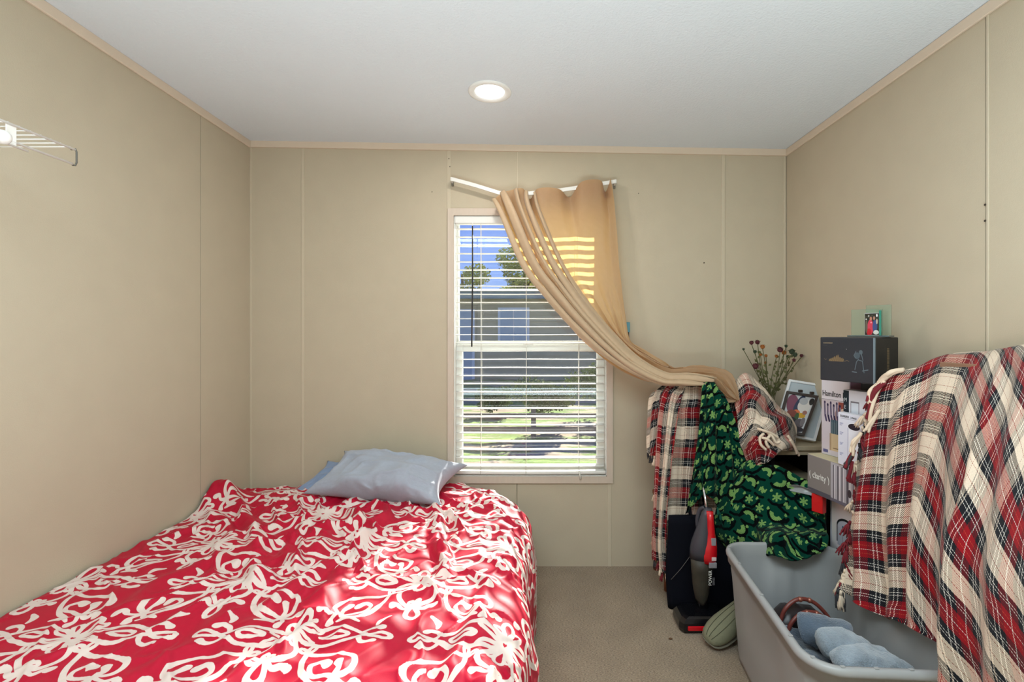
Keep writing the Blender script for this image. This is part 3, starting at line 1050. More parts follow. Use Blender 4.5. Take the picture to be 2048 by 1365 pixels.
# ------------------------------------------------------------------ pillows
def cushion(name, corners, thick, mat, parent=None, n=70, seed=0, pinch=.05, crumple=.006):
    """corners: front-left, front-right, back-right, back-left"""
    A, B, C_, D = [np.array(c) for c in corners]
    u, v = np.meshgrid(np.linspace(0, 1, n), np.linspace(0, 1, n))
    uu, vv = u * 2 - 1, v * 2 - 1
    ex = u + (-uu) * pinch * (1 - vv ** 2) * np.abs(uu) ** 3 * 2 * -1 * -1
    ey = v + (-vv) * pinch * (1 - uu ** 2) * np.abs(vv) ** 3 * 2
    base = (A * ((1 - ex) * (1 - ey))[..., None] + B * (ex * (1 - ey))[..., None] + C_ * (ex * ey)[..., None] + D * ((1 - ex) * ey)[..., None])
    nrm = np.cross(B - A, D - A); nrm /= np.linalg.norm(nrm)
    t = (np.clip(1 - np.abs(uu) ** 2.2, 0, 1) * np.clip(1 - np.abs(vv) ** 2.2, 0, 1)) ** .5
    wr = crumple * (vnoise(u * 6, v * 6, seed) + .6 * (1 - np.abs(vnoise(u * 10, v * 5, seed + 1))) ** 3)
    rimw = crumple * 1.3 * np.sin(u * 60 + 3 * vnoise(u * 5, v * 5, seed)) * np.exp(-((1 - np.abs(vv)) / .18)) * (1 - np.abs(uu))
    top = base + nrm * (t * thick * .5 + wr * t + rimw * .5)[..., None]
    bot = base - nrm * (t * thick * .42 + .0005)[..., None]
    bm = bmesh.new()
    T = [[bm.verts.new(top[j, i]) for i in range(n)] for j in range(n)]
    Bt = [[(T[j][i] if i in (0, n - 1) or j in (0, n - 1) else bm.verts.new(bot[j, i])) for i in range(n)] for j in range(n)]
    for j in range(n - 1):
        for i in range(n - 1):
            bm.faces.new((T[j][i], T[j][i + 1], T[j + 1][i + 1], T[j + 1][i]))
            bm.faces.new((Bt[j][i], Bt[j + 1][i], Bt[j + 1][i + 1], Bt[j][i + 1]))
    return from_bm(name, bm, mat, parent, True)


m_pil = pmat('light_blue_grey_cotton', (164, 170, 184), rough=.85, noise=.12, nscale=60, bump=.2, bscale=500, sheen=.2, stretch=(1, 3, 1))
m_pil2 = pmat('slate_blue_satin', (128, 146, 176), rough=.5, noise=.05, nscale=30, sheen=.2)
p1 = cushion('pillow', (P(604, 988, 2.43), P(884, 1012, 2.31), P(938, 930, 2.70), P(688, 902, 2.69)), .22, m_pil, seed=3, crumple=.026)
tag(p1, 'plump light blue-grey pillow leaning against the wall at the head of the bed, on top', 'pillow')
p2 = cushion('pillow', (P(553, 1004, 2.52), P(700, 1004, 2.50), P(860, 925, 2.72), P(655, 922, 2.72)), .07, m_pil2, seed=9, crumple=.012)
tag(p2, 'slate blue satin pillow lying under the light blue-grey pillow, sticking out at left', 'pillow')

# ------------------------------------------------------------------ wire shelf on the left wall
m_wire = pmat('white_coated_wire', (236, 232, 226), rough=.35)
m_endw = pmat('bare_end_clip', (96, 92, 84), rough=.5)
sh = empty('wire_shelf', (XL, 1.0, 1.88), 'white coated wire shelf high on the left wall near the ceiling', 'shelf')
xf, zf, ye = -1.33, 1.879, 1.385
tube('front_rail', [(xf, .35, zf), (xf, ye, zf)], .0032, m_wire, sh)
tube('lip_rail', [(xf - .004, .35, zf - .042), (xf - .004, ye - .003, zf - .042)], .0032, m_wire, sh)
tube('back_rail', [(XL + .012, .35, zf - .002), (XL + .012, ye, zf - .002)], .003, m_wire, sh)
wire_me = None
for k in range(38):
    y = ye - .014 - k * .027
    if wire_me is None:
        o = tube('cross_wire', [(XL + .004, 0, zf + .003), (xf, 0, zf + .003)], .0016, m_wire, sh, n=5)
        wire_me = o
        o.location = (0, y, 0)
    else:
        o = wire_me.copy(); COL.objects.link(o); o.location = (0, y, 0)
tube('end_clip', [(xf - .012, ye, zf + .001), (xf, ye + .002, zf + .003), (xf + .003, ye + .002, zf - .006), (xf + .003, ye + .002, zf - .036), (xf - .001, ye + .002, zf - .045), (xf - .008, ye, zf - .044)], .0024, m_endw, sh)
box('hang_strap', (xf - .004, 1.205, zf - .052), (xf - .001, 1.23, zf), m_wire, sh, bevel=.001)
bm = bmesh.new(); bmesh.ops.create_uvsphere(bm, u_segments=20, v_segments=12, radius=.0175)
bmesh.ops.translate(bm, verts=bm.verts, vec=(xf + .012, 1.185, zf - .045))
from_bm('rod_cap', bm, m_wire, sh, True)
tube('hang_rod', [(xf + .012, .35, zf - .058), (xf + .012, 1.245, zf - .058)], .0028, m_wire, sh)

# ------------------------------------------------------------------ curtain rod and curtain
m_rod = pmat('white_sash_rod', (236, 234, 228), rough=.4)
YR = YB - .062
rod = empty('curtain_rod', P(1065, 380, YR), 'bent white sash curtain rod above the window, kinked at left', 'curtain rod')
rp = [P(902, 358, YR), P(950, 371, YR), P(1000, 386.5, YR), P(1050, 388, YR), P(1120, 381, YR), P(1180, 372, YR), P(1232, 363, YR)]
def rect_sweep(name, pts, hw, hh, mat, parent):
    rings = []
    for p in pts:
        rings.append([p + Vector((0, a * hw, b_ * hh)) for a, b_ in ((-1, -1), (1, -1), (1, 1), (-1, 1))])
    return loft(name, rings, mat, parent, smooth=False)
rect_sweep('rod', rp, .004, .0105, m_rod, rod)
for e_, s_ in ((rp[0], -1), (rp[-1], 1)):
    box('return', (e_.x - .004, e_.y, e_.z - .010), (e_.x + .004, YB - .001, e_.z + .010), m_rod, rod, bevel=.001)
    box('bracket', (e_.x - .006, YB - .012, e_.z - .024), (e_.x + .006, YB - .0005, e_.z + .012), pmat('grey_metal_bracket', (130, 124, 112), rough=.4, metal=.6), rod, bevel=.001)


def curtain_material():
    m, nt, b, out = mat_new('tan_sheer_curtain')
    L = nt.links
    uv = nt.nodes.new('ShaderNodeTexCoord')
    n1 = nt.nodes.new('ShaderNodeTexNoise'); n1.inputs['Scale'].default_value = 30; n1.inputs['Detail'].default_value = 6
    L.new(uv.outputs['UV'], n1.inputs['Vector'])
    mx = nt.nodes.new('ShaderNodeMix'); mx.data_type = 'RGBA'
    mx.inputs['A'].default_value = (*lin((178, 150, 118)), 1); mx.inputs['B'].default_value = (*lin((194, 166, 132)), 1)
    L.new(n1.outputs['Fac'], mx.inputs['Factor'])
    L.new(mx.outputs['Result'], b.inputs['Base Color'])
    b.inputs['Roughness'].default_value = .6
    b.inputs['Sheen Weight'].default_value = .3
    tr = nt.nodes.new('ShaderNodeBsdfTranslucent'); tr.inputs['Color'].default_value = (.95, .60, .22, 1)
    ms = nt.nodes.new('ShaderNodeMixShader'); ms.inputs[0].default_value = .42
    L.new(b.outputs[0], ms.inputs[1]); L.new(tr.outputs[0], ms.inputs[2]); L.new(ms.outputs[0], out.inputs['Surface'])
    n2 = nt.nodes.new('ShaderNodeTexNoise'); n2.inputs['Scale'].default_value = 14; n2.inputs['Detail'].default_value = 5
    L.new(uv.outputs['UV'], n2.inputs['Vector'])
    bp = nt.nodes.new('ShaderNodeBump'); bp.inputs['Strength'].default_value = .25; bp.inputs['Distance'].default_value = .01
    L.new(n2.outputs['Fac'], bp.inputs['Height']); L.new(bp.outputs[0], b.inputs['Normal'])
    return m


m_cur = curtain_material()
m_cur_f = pmat('tan_curtain_gathered', (190, 162, 130), rough=.65, noise=.08, nscale=50, sheen=.2, bump=.2, bscale=60, translucent=.08)
Yc = YR - .012
# rows: top hem -> tail; columns: outer (left) edge -> right edge
Cg = [
    [(988, 398, 2.66), (1003, 386, 2.67), (1022, 380, 2.665), (1046, 377, 2.665), (1060, 398, 2.728), (1076, 377, 2.668), (1116, 378, 2.668), (1140, 394, 2.728), (1164, 364, 2.668), (1200, 361, 2.668), (1211, 384, 2.728), (1221, 356, 2.665)],
    [(1004, 430, 2.64), (1018, 420, 2.65), (1034, 418, 2.64), (1052, 420, 2.66), (1068, 425, 2.705), (1084, 420, 2.665), (1120, 420, 2.66), (1144, 422, 2.70), (1168, 420, 2.66), (1203, 420, 2.66), (1216, 420, 2.70), (1230, 420, 2.66)],
    [(1048, 532, 2.60), (1064, 528, 2.62), (1078, 522, 2.60), (1092, 516, 2.64), (1106, 512, 2.66), (1120, 510, 2.66), (1142, 508, 2.66), (1162, 508, 2.67), (1184, 508, 2.66), (1208, 508, 2.66), (1224, 508, 2.68), (1236, 508, 2.65)],
    [(1094, 592, 2.57), (1106, 586, 2.59), (1118, 578, 2.57), (1128, 572, 2.61), (1138, 568, 2.64), (1150, 566, 2.64), (1164, 566, 2.65), (1180, 566, 2.65), (1198, 566, 2.65), (1216, 568, 2.65), (1230, 570, 2.66), (1242, 572, 2.63)],
    [(1140, 645, 2.54), (1150, 638, 2.56), (1160, 630, 2.54), (1168, 624, 2.58), (1176, 620, 2.60), (1184, 618, 2.61), (1194, 618, 2.62), (1206, 618, 2.62), (1218, 620, 2.62), (1230, 624, 2.62), (1241, 630, 2.63), (1250, 634, 2.61)],
    [(1192, 695, 2.51), (1200, 688, 2.53), (1208, 680, 2.51), (1214, 674, 2.54), (1220, 670, 2.56), (1225, 668, 2.57), (1230, 668, 2.58), (1236, 669, 2.58), (1242, 672, 2.59), (1248, 676, 2.59), (1254, 681, 2.60), (1259, 684, 2.58)],
    [(1250, 736, 2.49), (1255, 731, 2.50), (1260, 725, 2.48), (1264, 721, 2.51), (1268, 717, 2.52), (1272, 714, 2.52), (1276, 711, 2.53), (1280, 709, 2.53), (1284, 708, 2.54), (1288, 708, 2.54), (1292, 709, 2.54), (1296, 711, 2.53)],
    [(1312, 765, 2.46), (1316, 761, 2.46), (1320, 757, 2.45), (1324, 753, 2.46), (1328, 750, 2.47), (1331, 747, 2.47), (1334, 744, 2.47), (1337, 741, 2.48), (1340, 739, 2.48), (1343, 738, 2.49), (1346, 737, 2.49), (1348, 738, 2.49)],
    [(1352, 768, 2.42), (1356, 764, 2.42), (1362, 760, 2.42), (1368, 756, 2.43), (1374, 752, 2.43), (1380, 748, 2.44), (1386, 744, 2.44), (1391, 740, 2.45), (1396, 737, 2.46), (1400, 736, 2.47), (1404, 736, 2.48), (1408, 737, 2.49)],
    [(1400, 770, 2.40), (1406, 768, 2.40), (1414, 765, 2.39), (1420, 762, 2.39), (1427, 758, 2.40), (1432, 755, 2.40), (1438, 752, 2.41), (1443, 750, 2.42), (1448, 748, 2.43), (1452, 748, 2.44), (1456, 750, 2.45), (1459, 753, 2.46)],
    [(1446, 800, 2.38), (1449, 799, 2.38), (1452, 796, 2.37), (1456, 792, 2.37), (1458, 788, 2.37), (1461, 784, 2.38), (1463, 780, 2.38), (1465, 776, 2.39), (1467, 773, 2.40), (1469, 771, 2.41), (1471, 771, 2.42), (1473, 773, 2.43)],
    [(1472, 802, 2.36), (1473, 802, 2.36), (1474, 802, 2.36), (1475, 802, 2.36), (1476, 802, 2.36), (1476, 801, 2.36), (1477, 801, 2.36), (1477, 801, 2.36), (1478, 801, 2.36), (1478, 800, 2.36), (1479, 800, 2.36), (1479, 800, 2.36)],
]
Gc = [[P(*q) for q in r] for r in Cg]


def cur_disp(u, v):
    left = np.clip((.42 - u) / .2, 0, 1)
    low = np.clip((v - .25) / .3, 0, 1)
    d = .042 * (np.abs(np.sin(u * math.pi * 9.5 + 1.0 * np.sin(v * 4))) ** .7 - .5) * (left + low * .5) * np.clip(v * 14, 0.15, 1)
    d = d + .007 * np.sin(u * 2 * math.pi * 4 + v * 3) * np.clip(v * 8, 0, 1)
    d = d + .003 * vnoise(u * 20, v * 20, 5)
    return d * np.clip((1.02 - v) * 6, 0, 1)


Vc, u_, v_ = patch(Gc, 220, 260, cur_disp)
Uc, Wc = arc_uv(Vc)
cur = empty('curtain', P(1130, 380, YR), 'tan curtain swept to the right off its rod, its tail resting on the plaid heap', 'curtain')
grid_mesh('drape', Vc, Uc, Wc, m_cur, cur, solid=.0)
# long gathered pleats along the leading edge
GC = np.array([[list(p) for p in r] for r in Gc])
for (cidx, off, r0_, sd_) in ((0, -.020, .0110, 1), (1.15, -.034, .0155, 2), (2.4, -.024, .0105, 3), (3.4, -.038, .0150, 4), (4.6, -.020, .0095, 5)):
    path = []
    for ri in range(10):
        a_, b_ = int(cidx), min(int(cidx) + 1, 11)
        f_ = cidx - a_
        q = GC[ri, a_] * (1 - f_) + GC[ri, b_] * f_
        path.append(Vector(q) + Vector((0, off * (.35 if ri == 0 else 1), -.002 if ri == 0 else 0)))
    sp = smooth_pts(path, 9)
    n = len(sp)
    rings = []
    for i, p in enumerate(sp):
        t = (sp[min(i + 1, n - 1)] - sp[max(i - 1, 0)]).normalized()
        fwd = Vector((0, -1, 0)); a = t.cross(fwd).normalized(); b_ = a.cross(t)
        s_ = i / (n - 1)
        rr_ = r0_ * (.95 + .55 * math.sin(math.pi * min(s_ * 1.3, 1))) * (1 + .15 * float(vnoise(s_ * 9, sd_, sd_)))
        if s_ > .93: rr_ *= max(.3, 1 - (s_ - .93) * 9)
        r = []
        for k in range(22):
            th_ = 2 * math.pi * k / 22
            w_ = 1 + .22 * math.sin(2 * th_ + 4 * s_ + sd_)
            r.append(p + a * math.cos(th_) * rr_ * w_ + b_ * math.sin(th_) * rr_ * 1.15 * w_)
        rings.append(r)
    loft('pleat', rings, m_cur_f, cur)
# the doubled rod pocket at the top
kk = 16
Vh = Vc[:kk].copy(); Vh = Vh + grid_normals(Vh) * .0
Vh2 = Vh.copy(); Vh2[..., 1] += .016
grid_mesh('rod_pocket', Vh2, Uc[:kk], Wc[:kk], m_cur, cur)
# small teal clip by the curtain
tc_ = empty('teal_clip', P(1257, 668, YB - .01), 'small teal plastic clip with black stem on the wall right of the curtain', 'clip')
box('clip_head', P(1251.5, 665, YB - .018), (P(1260, 645, YB - .018).x, YB - .0003, P(1260, 645, YB).z), pmat('teal_plastic', (88, 150, 168), rough=.3), tc_, bevel=.002)
tube('stem', [P(1257, 660, YB - .012), P(1257.5, 685, YB - .012)], .0035, m_wand, tc_)

# ------------------------------------------------------------------ small drawing canvas for flat print on packaging
class Canvas:
    def __init__(self, w, h, bg):
        self.w, self.h = w, h
        self.a = np.ones((h, w, 3)) * (np.array(bg) / 255.)
        self.X, self.Y = np.meshgrid((np.arange(w) + .5) / w, (np.arange(h) + .5) / h)
        self.asp = h / w
    def put(self, mask, c):
        self.a = self.a * (1 - mask[..., None]) + np.array(c) / 255. * mask[..., None]
        return self
    def rect(self, x0, y0, x1, y1, c):
        return self.put(((self.X > x0) & (self.X < x1) & (self.Y > y0) & (self.Y < y1)).astype(float), c)
    def ell(self, x, y, rx, ry, c, ang=0):
        dx, dy = self.X - x, (self.Y - y)
        ca, sa = math.cos(ang), math.sin(ang)
        d = ((dx * ca + dy * sa) / rx) ** 2 + ((dy * ca - dx * sa) / ry) ** 2
        return self.put((d < 1).astype(float), c)
    def line(self, pts, w, c):
        for (ax, ay), (bx2, by2) in zip(pts[:-1], pts[1:]):
            dx, dy = bx2 - ax, (by2 - ay) * self.asp
            L2 = max(dx * dx + dy * dy, 1e-12)
            t = np.clip(((self.X - ax) * dx + (self.Y - ay) * self.asp * dy) / L2, 0, 1)
            d = np.hypot(self.X - ax - t * dx, (self.Y - ay) * self.asp - t * dy)
            self.put(np.clip((w - d) * self.w / 1.5 + .5, 0, 1), c)
        return self
    def image(self, name):
        return make_image(name, np.clip(self.a, 0, 1))


def quad(name, A, B, C_, D, mat, parent, off=0.0):
    """A bottom-left, B bottom-right, C top-right, D top-left; a thin printed sheet"""
    A, B, C_, D = map(Vector, (A, B, C_, D))
    n = (B - A).cross(D - A).normalized()
    me = bpy.data.meshes.new(name)
    pts = [p + n * off for p in (A, B, C_, D)]
    me.from_pydata([tuple(p) for p in pts], [], [(0, 1, 2, 3)])
    uvl = me.uv_layers.new(name='UVMap')
    for l, uv in zip(uvl.data, ((0, 0), (1, 0), (1, 1), (0, 1))):
        l.uv = uv
    return mesh_obj(name, me, mat, parent)


def text(name, body, origin, xdir, zdir, size, mat, parent, align='LEFT', thick=.0003, squeeze=1.0, stroke_=0.0):
    cu = bpy.data.curves.new(name, 'FONT')
    cu.body = body
    cu.size = size
    cu.extrude = thick
    cu.offset = stroke_
    cu.align_x = align
    ob = bpy.data.objects.new(name, cu)
    COL.objects.link(ob)
    bpy.context.view_layer.update()
    me = bpy.data.meshes.new_from_object(ob)
    bpy.data.objects.remove(ob)
    x = Vector(xdir).normalized(); z = Vector(zdir).normalized(); n = x.cross(z).normalized()
    M = Matrix((( x.x * squeeze, z.x, n.x, origin[0]), (x.y * squeeze, z.y, n.y, origin[1]), (x.z * squeeze, z.z, n.z, origin[2]), (0, 0, 0, 1)))
    me.transform(M)
    me.materials.clear()
    return mesh_obj(name, me, mat, parent)


def obox(name, A, B, depth, z0, z1, mat, label, cat, bevel=.002, group=None, body='carton'):
    """box whose front face runs from plan point A to plan point B and goes back by depth"""
    A, B = Vector((A[0], A[1], 0)), Vector((B[0], B[1], 0))
    ex = (B - A).normalized()
    ey = Vector((-ex.y, ex.x, 0))
    w = (B - A).length
    root = empty(name, (A + B) / 2 + ey * depth / 2 + Vector((0, 0, z0)), label, cat, group)
    M = Matrix(((ex.x, ey.x, 0, A.x), (ex.y, ey.y, 0, A.y), (0, 0, 1, z0), (0, 0, 0, 1)))
    box(body, (0, 0, 0), (w, depth, z1 - z0), mat, root, bevel, 2, M)
    def at(u, v, off=.0006):   # point on the front face
        return A + ex * w * u - ey * off + Vector((0, 0, z0 + (z1 - z0) * v))
    return root, at, ex, ey, M, w


UPZ = Vector((0, 0, 1))
def face_print(root, at, mat, u0=0.01, v0=.01, u1=.99, v1=.99, name='printed_panel'):
    return quad(name, at(u0, v0), at(u1, v0), at(u1, v1), at(u0, v1), mat, root)


m_white_card = pmat('white_carton', (226, 224, 232), rough=.55, noise=.02)
m_black_ink = pmat('black_ink', (24, 24, 30), rough=.6)
m_cardboard = pmat('brown_cardboard', (150, 118, 84), rough=.85, noise=.06)
m_black_card = pmat('black_carton', (34, 36, 42), rough=.42, noise=.08, nscale=20, spec=.5)
m_shelfw = pmat('beige_laminate', (176, 160, 134), rough=.55, noise=.05, nscale=16)
m_dark_in = pmat('dark_cabinet_inside', (26, 22, 22), rough=.9)

# ------------------------------------------------------------------ low shelf unit in the corner
su = empty('low_shelf_unit', (1.2, 2.5, 0), 'beige low shelf unit in the right corner holding the frames and dried flowers', 'shelf')
SX0, SX1, SY0, SY1 = 1.15, 1.452, 2.31, 2.735
box('top_board', (SX0, SY0, .778), (SX1, SY1, .800), m_shelfw, su, .002)
box('apron', (SX0 + .01, SY0 + .012, .755), (SX1 - .01, SY0 + .028, .778), m_shelfw, su, .001)
box('shelf_board', (SX0 + .02, SY0 + .01, .60), (SX1 - .02, SY1 - .01, .618), m_shelfw, su, .001)
box('shelf_board', (SX0 + .02, SY0 + .01, .08), (SX1 - .02, SY1 - .01, .098), m_shelfw, su, .001)
box('back_panel', (SX0 + .02, SY1 - .01, .02), (SX1 - .02, SY1 - .002, .778), m_dark_in, su)
for x in (SX0, SX1 - .02):
    box('side_panel', (x, SY0 + .004, 0), (x + .02, SY1, .778), m_dark_in, su, .001)

# ------------------------------------------------------------------ stack along the right wall
m_filler = pmat('dark_grey_carton', (58, 54, 56), rough=.7, noise=.1)
r0, at0, *_ = obox('support_box', (1.325, 2.06), (1.325, 1.80), .12, 0.0, .45, m_filler, 'dark grey carton at the foot of the box stack, behind the tote', 'box')
r0b, at0b, *_ = obox('support_box', (1.33, 2.06), (1.33, 1.80), .11, .451, .652, m_filler, 'dark grey carton directly under the silver box, upper of two alike', 'box')

# silver grey box
cv = Canvas(640, 340, (138, 130, 128))
cv.rect(.42, 0, 1, 1, (182, 176, 184))
for k, (x, w_) in enumerate(((.46, .03), (.53, .05), (.60, .04), (.68, .07), (.78, .03), (.86, .06), (.94, .03))):
    cv.rect(x, .05, x + w_ * .5, .95, (96, 90, 100)); cv.rect(x + w_ * .5, .05, x + w_, .95, (214, 208, 214))
cv.ell(.73, .35, .03, .1, (70, 60, 66)); cv.rect(.42, 0, 1, .08, (110, 104, 118)); cv.rect(0, 0, .42, .12, (90, 86, 96))
m_silver_print = imat('silver_box_print', cv.image('silver_box_print'), rough=.45)
rs_, ats, exs, eys, Ms, ws = obox('silver_grey_box', (1.205, 2.10), (1.262, 1.80), .168, .655, .817, pmat('silver_grey_carton', (150, 142, 140), rough=.5, noise=.03), 'silver grey box with white script lettering and a pale top, under the white boxes', 'box')
face_print(rs_, ats, m_silver_print)
m_pale = pmat('pale_yellow_lid', (206, 194, 160), rough=.6)
box('lid_top', (.002, .002, .1615), (ws - .002, .166, .164), m_pale, rs_, 0, 1, Ms)
text('lettering', '( clarity )', ats(.04, .42, .0014), exs, UPZ + exs * -.12, .038, m_white, rs_, squeeze=.8)

# knife block box
cv = Canvas(420, 900, (232, 228, 238))
cv.rect(0, 0, 1, .72, (206, 196, 204))
cv.rect(.0, .715, 1, .72, (120, 120, 130))
cv.ell(.75, .35, .35, .3, (168, 140, 140)); cv.rect(.62, .42, .95, .70, (150, 76, 66)); cv.ell(.78, .56, .12, .06, (214, 190, 176))
for k in range(6):
    x = .12 + k * .11
    cv.line([(x, .68 - .03 * (k % 2)), (x + .02, .50), (x + .06, .44)], .032, (44, 36, 70) if k % 2 else (70, 60, 92))
    cv.line([(x + .01, .66 - .03 * (k % 2)), (x + .025, .52)], .010, (190, 180, 200))
for k in range(7):
    cv.rect(.34 + k * .075, .28, .375 + k * .075, .46, (46, 66, 78)); cv.rect(.375 + k * .075, .28, .41 + k * .075, .46, (88, 118, 126))
cv.rect(.30, .06, .90, .28, (204, 182, 148)); cv.rect(.42, .09, .8, .10, (120, 96, 70)); cv.rect(.30, .06, .36, .28, (176, 150, 120))
cv.rect(.06, .02, .24, .06, (96, 96, 140))
m_knife = imat('knife_block_box_print', cv.image('knife_block_box_print'), rough=.4)
rk, atk, exk, eyk, Mk, wk = obox('knife_block_box', (1.2666, 2.10), (1.306, 1.972), .075, .820, 1.158, m_white_card, 'tall white box printed with a knife block, under the black box', 'box')
face_print(rk, atk, m_knife)
text('lettering', 'Hamilton Beach', atk(.04, .755, .0012), exk, UPZ, .0335, m_black_ink, rk, squeeze=.72, stroke_=.0003)
box('pink_side', (wk, .003, .003), (wk + .0012, .073, .335), pmat('dusty_pink_print', (176, 130, 150), rough=.5), rk, 0, 1, Mk)

# blender cup box
cv = Canvas(560, 900, (224, 222, 230))
cv.rect(0, 0, .20, 1, (26, 40, 52))
cv.rect(.26, .12, .56, .86, (120, 112, 120)); cv.rect(.28, .45, .54, .84, (216, 220, 230)); cv.rect(.28, .20, .54, .45, (186, 84, 70))
for k in range(9): cv.ell(.31 + .027 * (k * 5 % 9), .40 + .04 * (k % 3), .02, .02, (236, 214, 208))
cv.rect(.34, .50, .48, .53, (60, 66, 120)); cv.ell(.41, .2, .14, .04, (150, 96, 90))
cv.rect(.60, .22, 1, .70, (62, 54, 60)); cv.rect(.60, .50, 1, .56, (120, 110, 116))
m_cup = imat('cup_box_print', cv.image('cup_box_print'), rough=.35)
rc, atc, exc, eyc, Mc, wc = obox('drinking_cup_box', (1.265, 1.95), (1.30, 1.83), .046, .820, 1.118, m_white_card, 'white box with a dark lettered strip and a picture of a drinking glass', 'box')
face_print(rc, atc, m_cup)
m_pale_ink = pmat('pale_ink', (206, 212, 214), rough=.6)
for k, ch in enumerate('ANTHEM'):
    text('letter', ch, atc(.045, .34 + k * .10, .0012), exc, UPZ, .022, m_pale_ink, rc, squeeze=.7)

# white box printed with a humidifier
cv = Canvas(620, 900, (226, 226, 240))
cv.rect(.10, .895, .80, .90, (90, 90, 110))
cv.rect(.40, .12, .92, .72, (238, 238, 248)); cv.ell(.66, .76, .28, .09, (236, 236, 246)); cv.ell(.66, .77, .24, .06, (40, 32, 44)); cv.rect(.40, .14, .43, .74, (180, 180, 204))
for k, y in enumerate((.80, .62, .42, .22)):
    for m_ in range(3): cv.rect(.07, y - m_ * .02, .22 - .03 * m_, y + .008 - m_ * .02, (96, 104, 160))
m_hum = imat('diffuser_box_print', cv.image('diffuser_box_print'), rough=.4)
rd_, atd, exd, eyd, Md, wd_ = obox('white_diffuser_box', (1.231, 1.93), (1.2555, 1.82), .028, .820, 1.030, m_white_card, 'low white box with blue notes and a white canister picture, front of the stack', 'box')
face_print(rd_, atd, m_hum)
text('lettering', 'SHARPER', atd(.10, .915, .0012), exd, UPZ, .0125, m_black_ink, rd_, squeeze=.8)
text('lettering', '| IMAGE', atd(.52, .915, .0012), exd, UPZ, .010, m_black_ink, rd_, squeeze=.8)
# dark filler behind the throw that carries the black box
rf_, *_ = obox('carrier_box', (1.340, 1.955), (1.360, 1.80), .08, .8205, 1.157, m_black_card, 'dark glossy box tucked behind the white boxes under the black box', 'box')

# black box
cv = Canvas(900, 700, (40, 43, 50))
gold, gold2 = (156, 128, 84), (130, 112, 78)
rr = random.Random(11)
for k in range(15):      # scribbled gold script
    x = .17 + k * .020
    hgt = .04 + .11 * math.exp(-((k - 8) / 5.0) ** 2) * (.6 + .6 * rr.random())
    cv.line([(x, .45), (x + .010, .45 + hgt), (x + .016, .46)], .0026, gold)
cv.line([(.07, .51), (.10, .47), (.12, .50)], .002, gold2); cv.line([(.48, .46), (.53, .48), (.57, .46)], .002, gold)
cv.line([(.17, .45), (.30, .455), (.46, .45)], .0015, gold)
g2 = (92, 104, 112)
cv.line([(.68, .28), (.71, .46), (.75, .52)], .006, g2); cv.line([(.75, .50), (.82, .48), (.85, .22)], .006, g2)
cv.line([(.63, .23), (.71, .22)], .008, g2); cv.line([(.82, .26), (.92, .29)], .008, g2); cv.ell(.72, .60, .055, .075, (70, 82, 90)); cv.ell(.79, .68, .035, .05, (78, 90, 98)); cv.line([(.80, .64), (.83, .50)], .006, g2)
cv.line([(.70, .70), (.66, .60), (.70, .54)], .004, g2); cv.ell(.52, .74, .006, .008, (160, 160, 160))
for k in range(16): cv.rect(.05 + k * .012, .865, .058 + k * .012, .89 + .006 * (k % 2), (140, 122, 98))
cv.rect(.05, .82, .13, .825, (80, 78, 76))
m_blk = imat('black_box_print', cv.image('black_box_print'), rough=.38, spec=.5)
rb, atb, exb, eyb, Mb, wb2 = obox('black_gadget_box', (1.161, 1.935), (1.2516, 1.752), .158, 1.1585, 1.332, m_black_card, 'black box with gold script and a faint figure, on top of the stack', 'box', bevel=.004)
face_print(rb, atb, m_blk, .02, .02, .965, .98)
cv = Canvas(500, 600, (26, 24, 26))
for k in range(20): cv.rect(.50, .22 + k * .028, .60, .236 + k * .028 + .004 * (k % 2), (112, 94, 66))
m_blk2 = imat('black_box_side_print', cv.image('black_box_side_print'), rough=.4, spec=.5)
bc = Vector((1.2516, 1.752, 0)) + exb * .0008
quad('side_print', bc + UPZ * 1.162 + eyb * .006, bc + UPZ * 1.162 + eyb * .152, bc + UPZ * 1.328 + eyb * .152, bc + UPZ * 1.328 + eyb * .006, m_blk2, rb)
box('tape_edge', (wb2 - .0045, -.0012, .003), (wb2 + .0012, .0045, .171), pmat('grey_tape', (112, 126, 134), rough=.4), rb, 0, 1, Mb)

# glass photo holder
m_clear = pmat('clear_greenish_glass', (214, 236, 226), rough=.03, trans=.95, spec=.5)
m_teal_edge = pmat('teal_glass_edge', (40, 150, 130), rough=.1, trans=.3, spec=.6)
gp = empty('glass_photo_holder', (1.30, 1.86, 1.334), 'small glass photo holder with a colour snapshot standing on the black box', 'photo holder')
gx = Vector((.62, -.78, 0)).normalized(); gyv = Vector((.78, .62, 0)).normalized()
g0 = Vector((1.243, 1.868, 1.3335))
Mg = Matrix(((gx.x, gyv.x, 0, g0.x), (gx.y, gyv.y, 0, g0.y), (0, 0, 1, g0.z), (0, 0, 0, 1)))
box('glass_base', (-.012, -.008, 0), (.125, .055, .005), pmat('smoky_glass_base', (70, 86, 92), rough=.1), gp, .001, 1, Mg)
box('glass_panel', (-.004, .012, .005), (.098, .016, .106), m_clear, gp, .0006, 1, Mg)
box('glass_panel', (.036, .044, .005), (.118, .048, .122), m_clear, gp, .0006, 1, Mg)
cv = Canvas(360, 460, (46, 44, 40))
rr = random.Random(4)
for k in range(26): cv.ell(rr.random(), .72 + .28 * rr.random(), .05, .03, rr.choice([(30, 44, 34), (200, 200, 196), (70, 64, 50), (22, 22, 22)]))
cv.ell(.40, .36, .21, .36, (196, 58, 78)); cv.ell(.30, .14, .17, .16, (188, 34, 44)); cv.ell(.43, .76, .08, .09, (176, 122, 98)); cv.ell(.72, .40, .17, .30, (60, 74, 122)); cv.ell(.66, .78, .07, .085, (170, 124, 104))
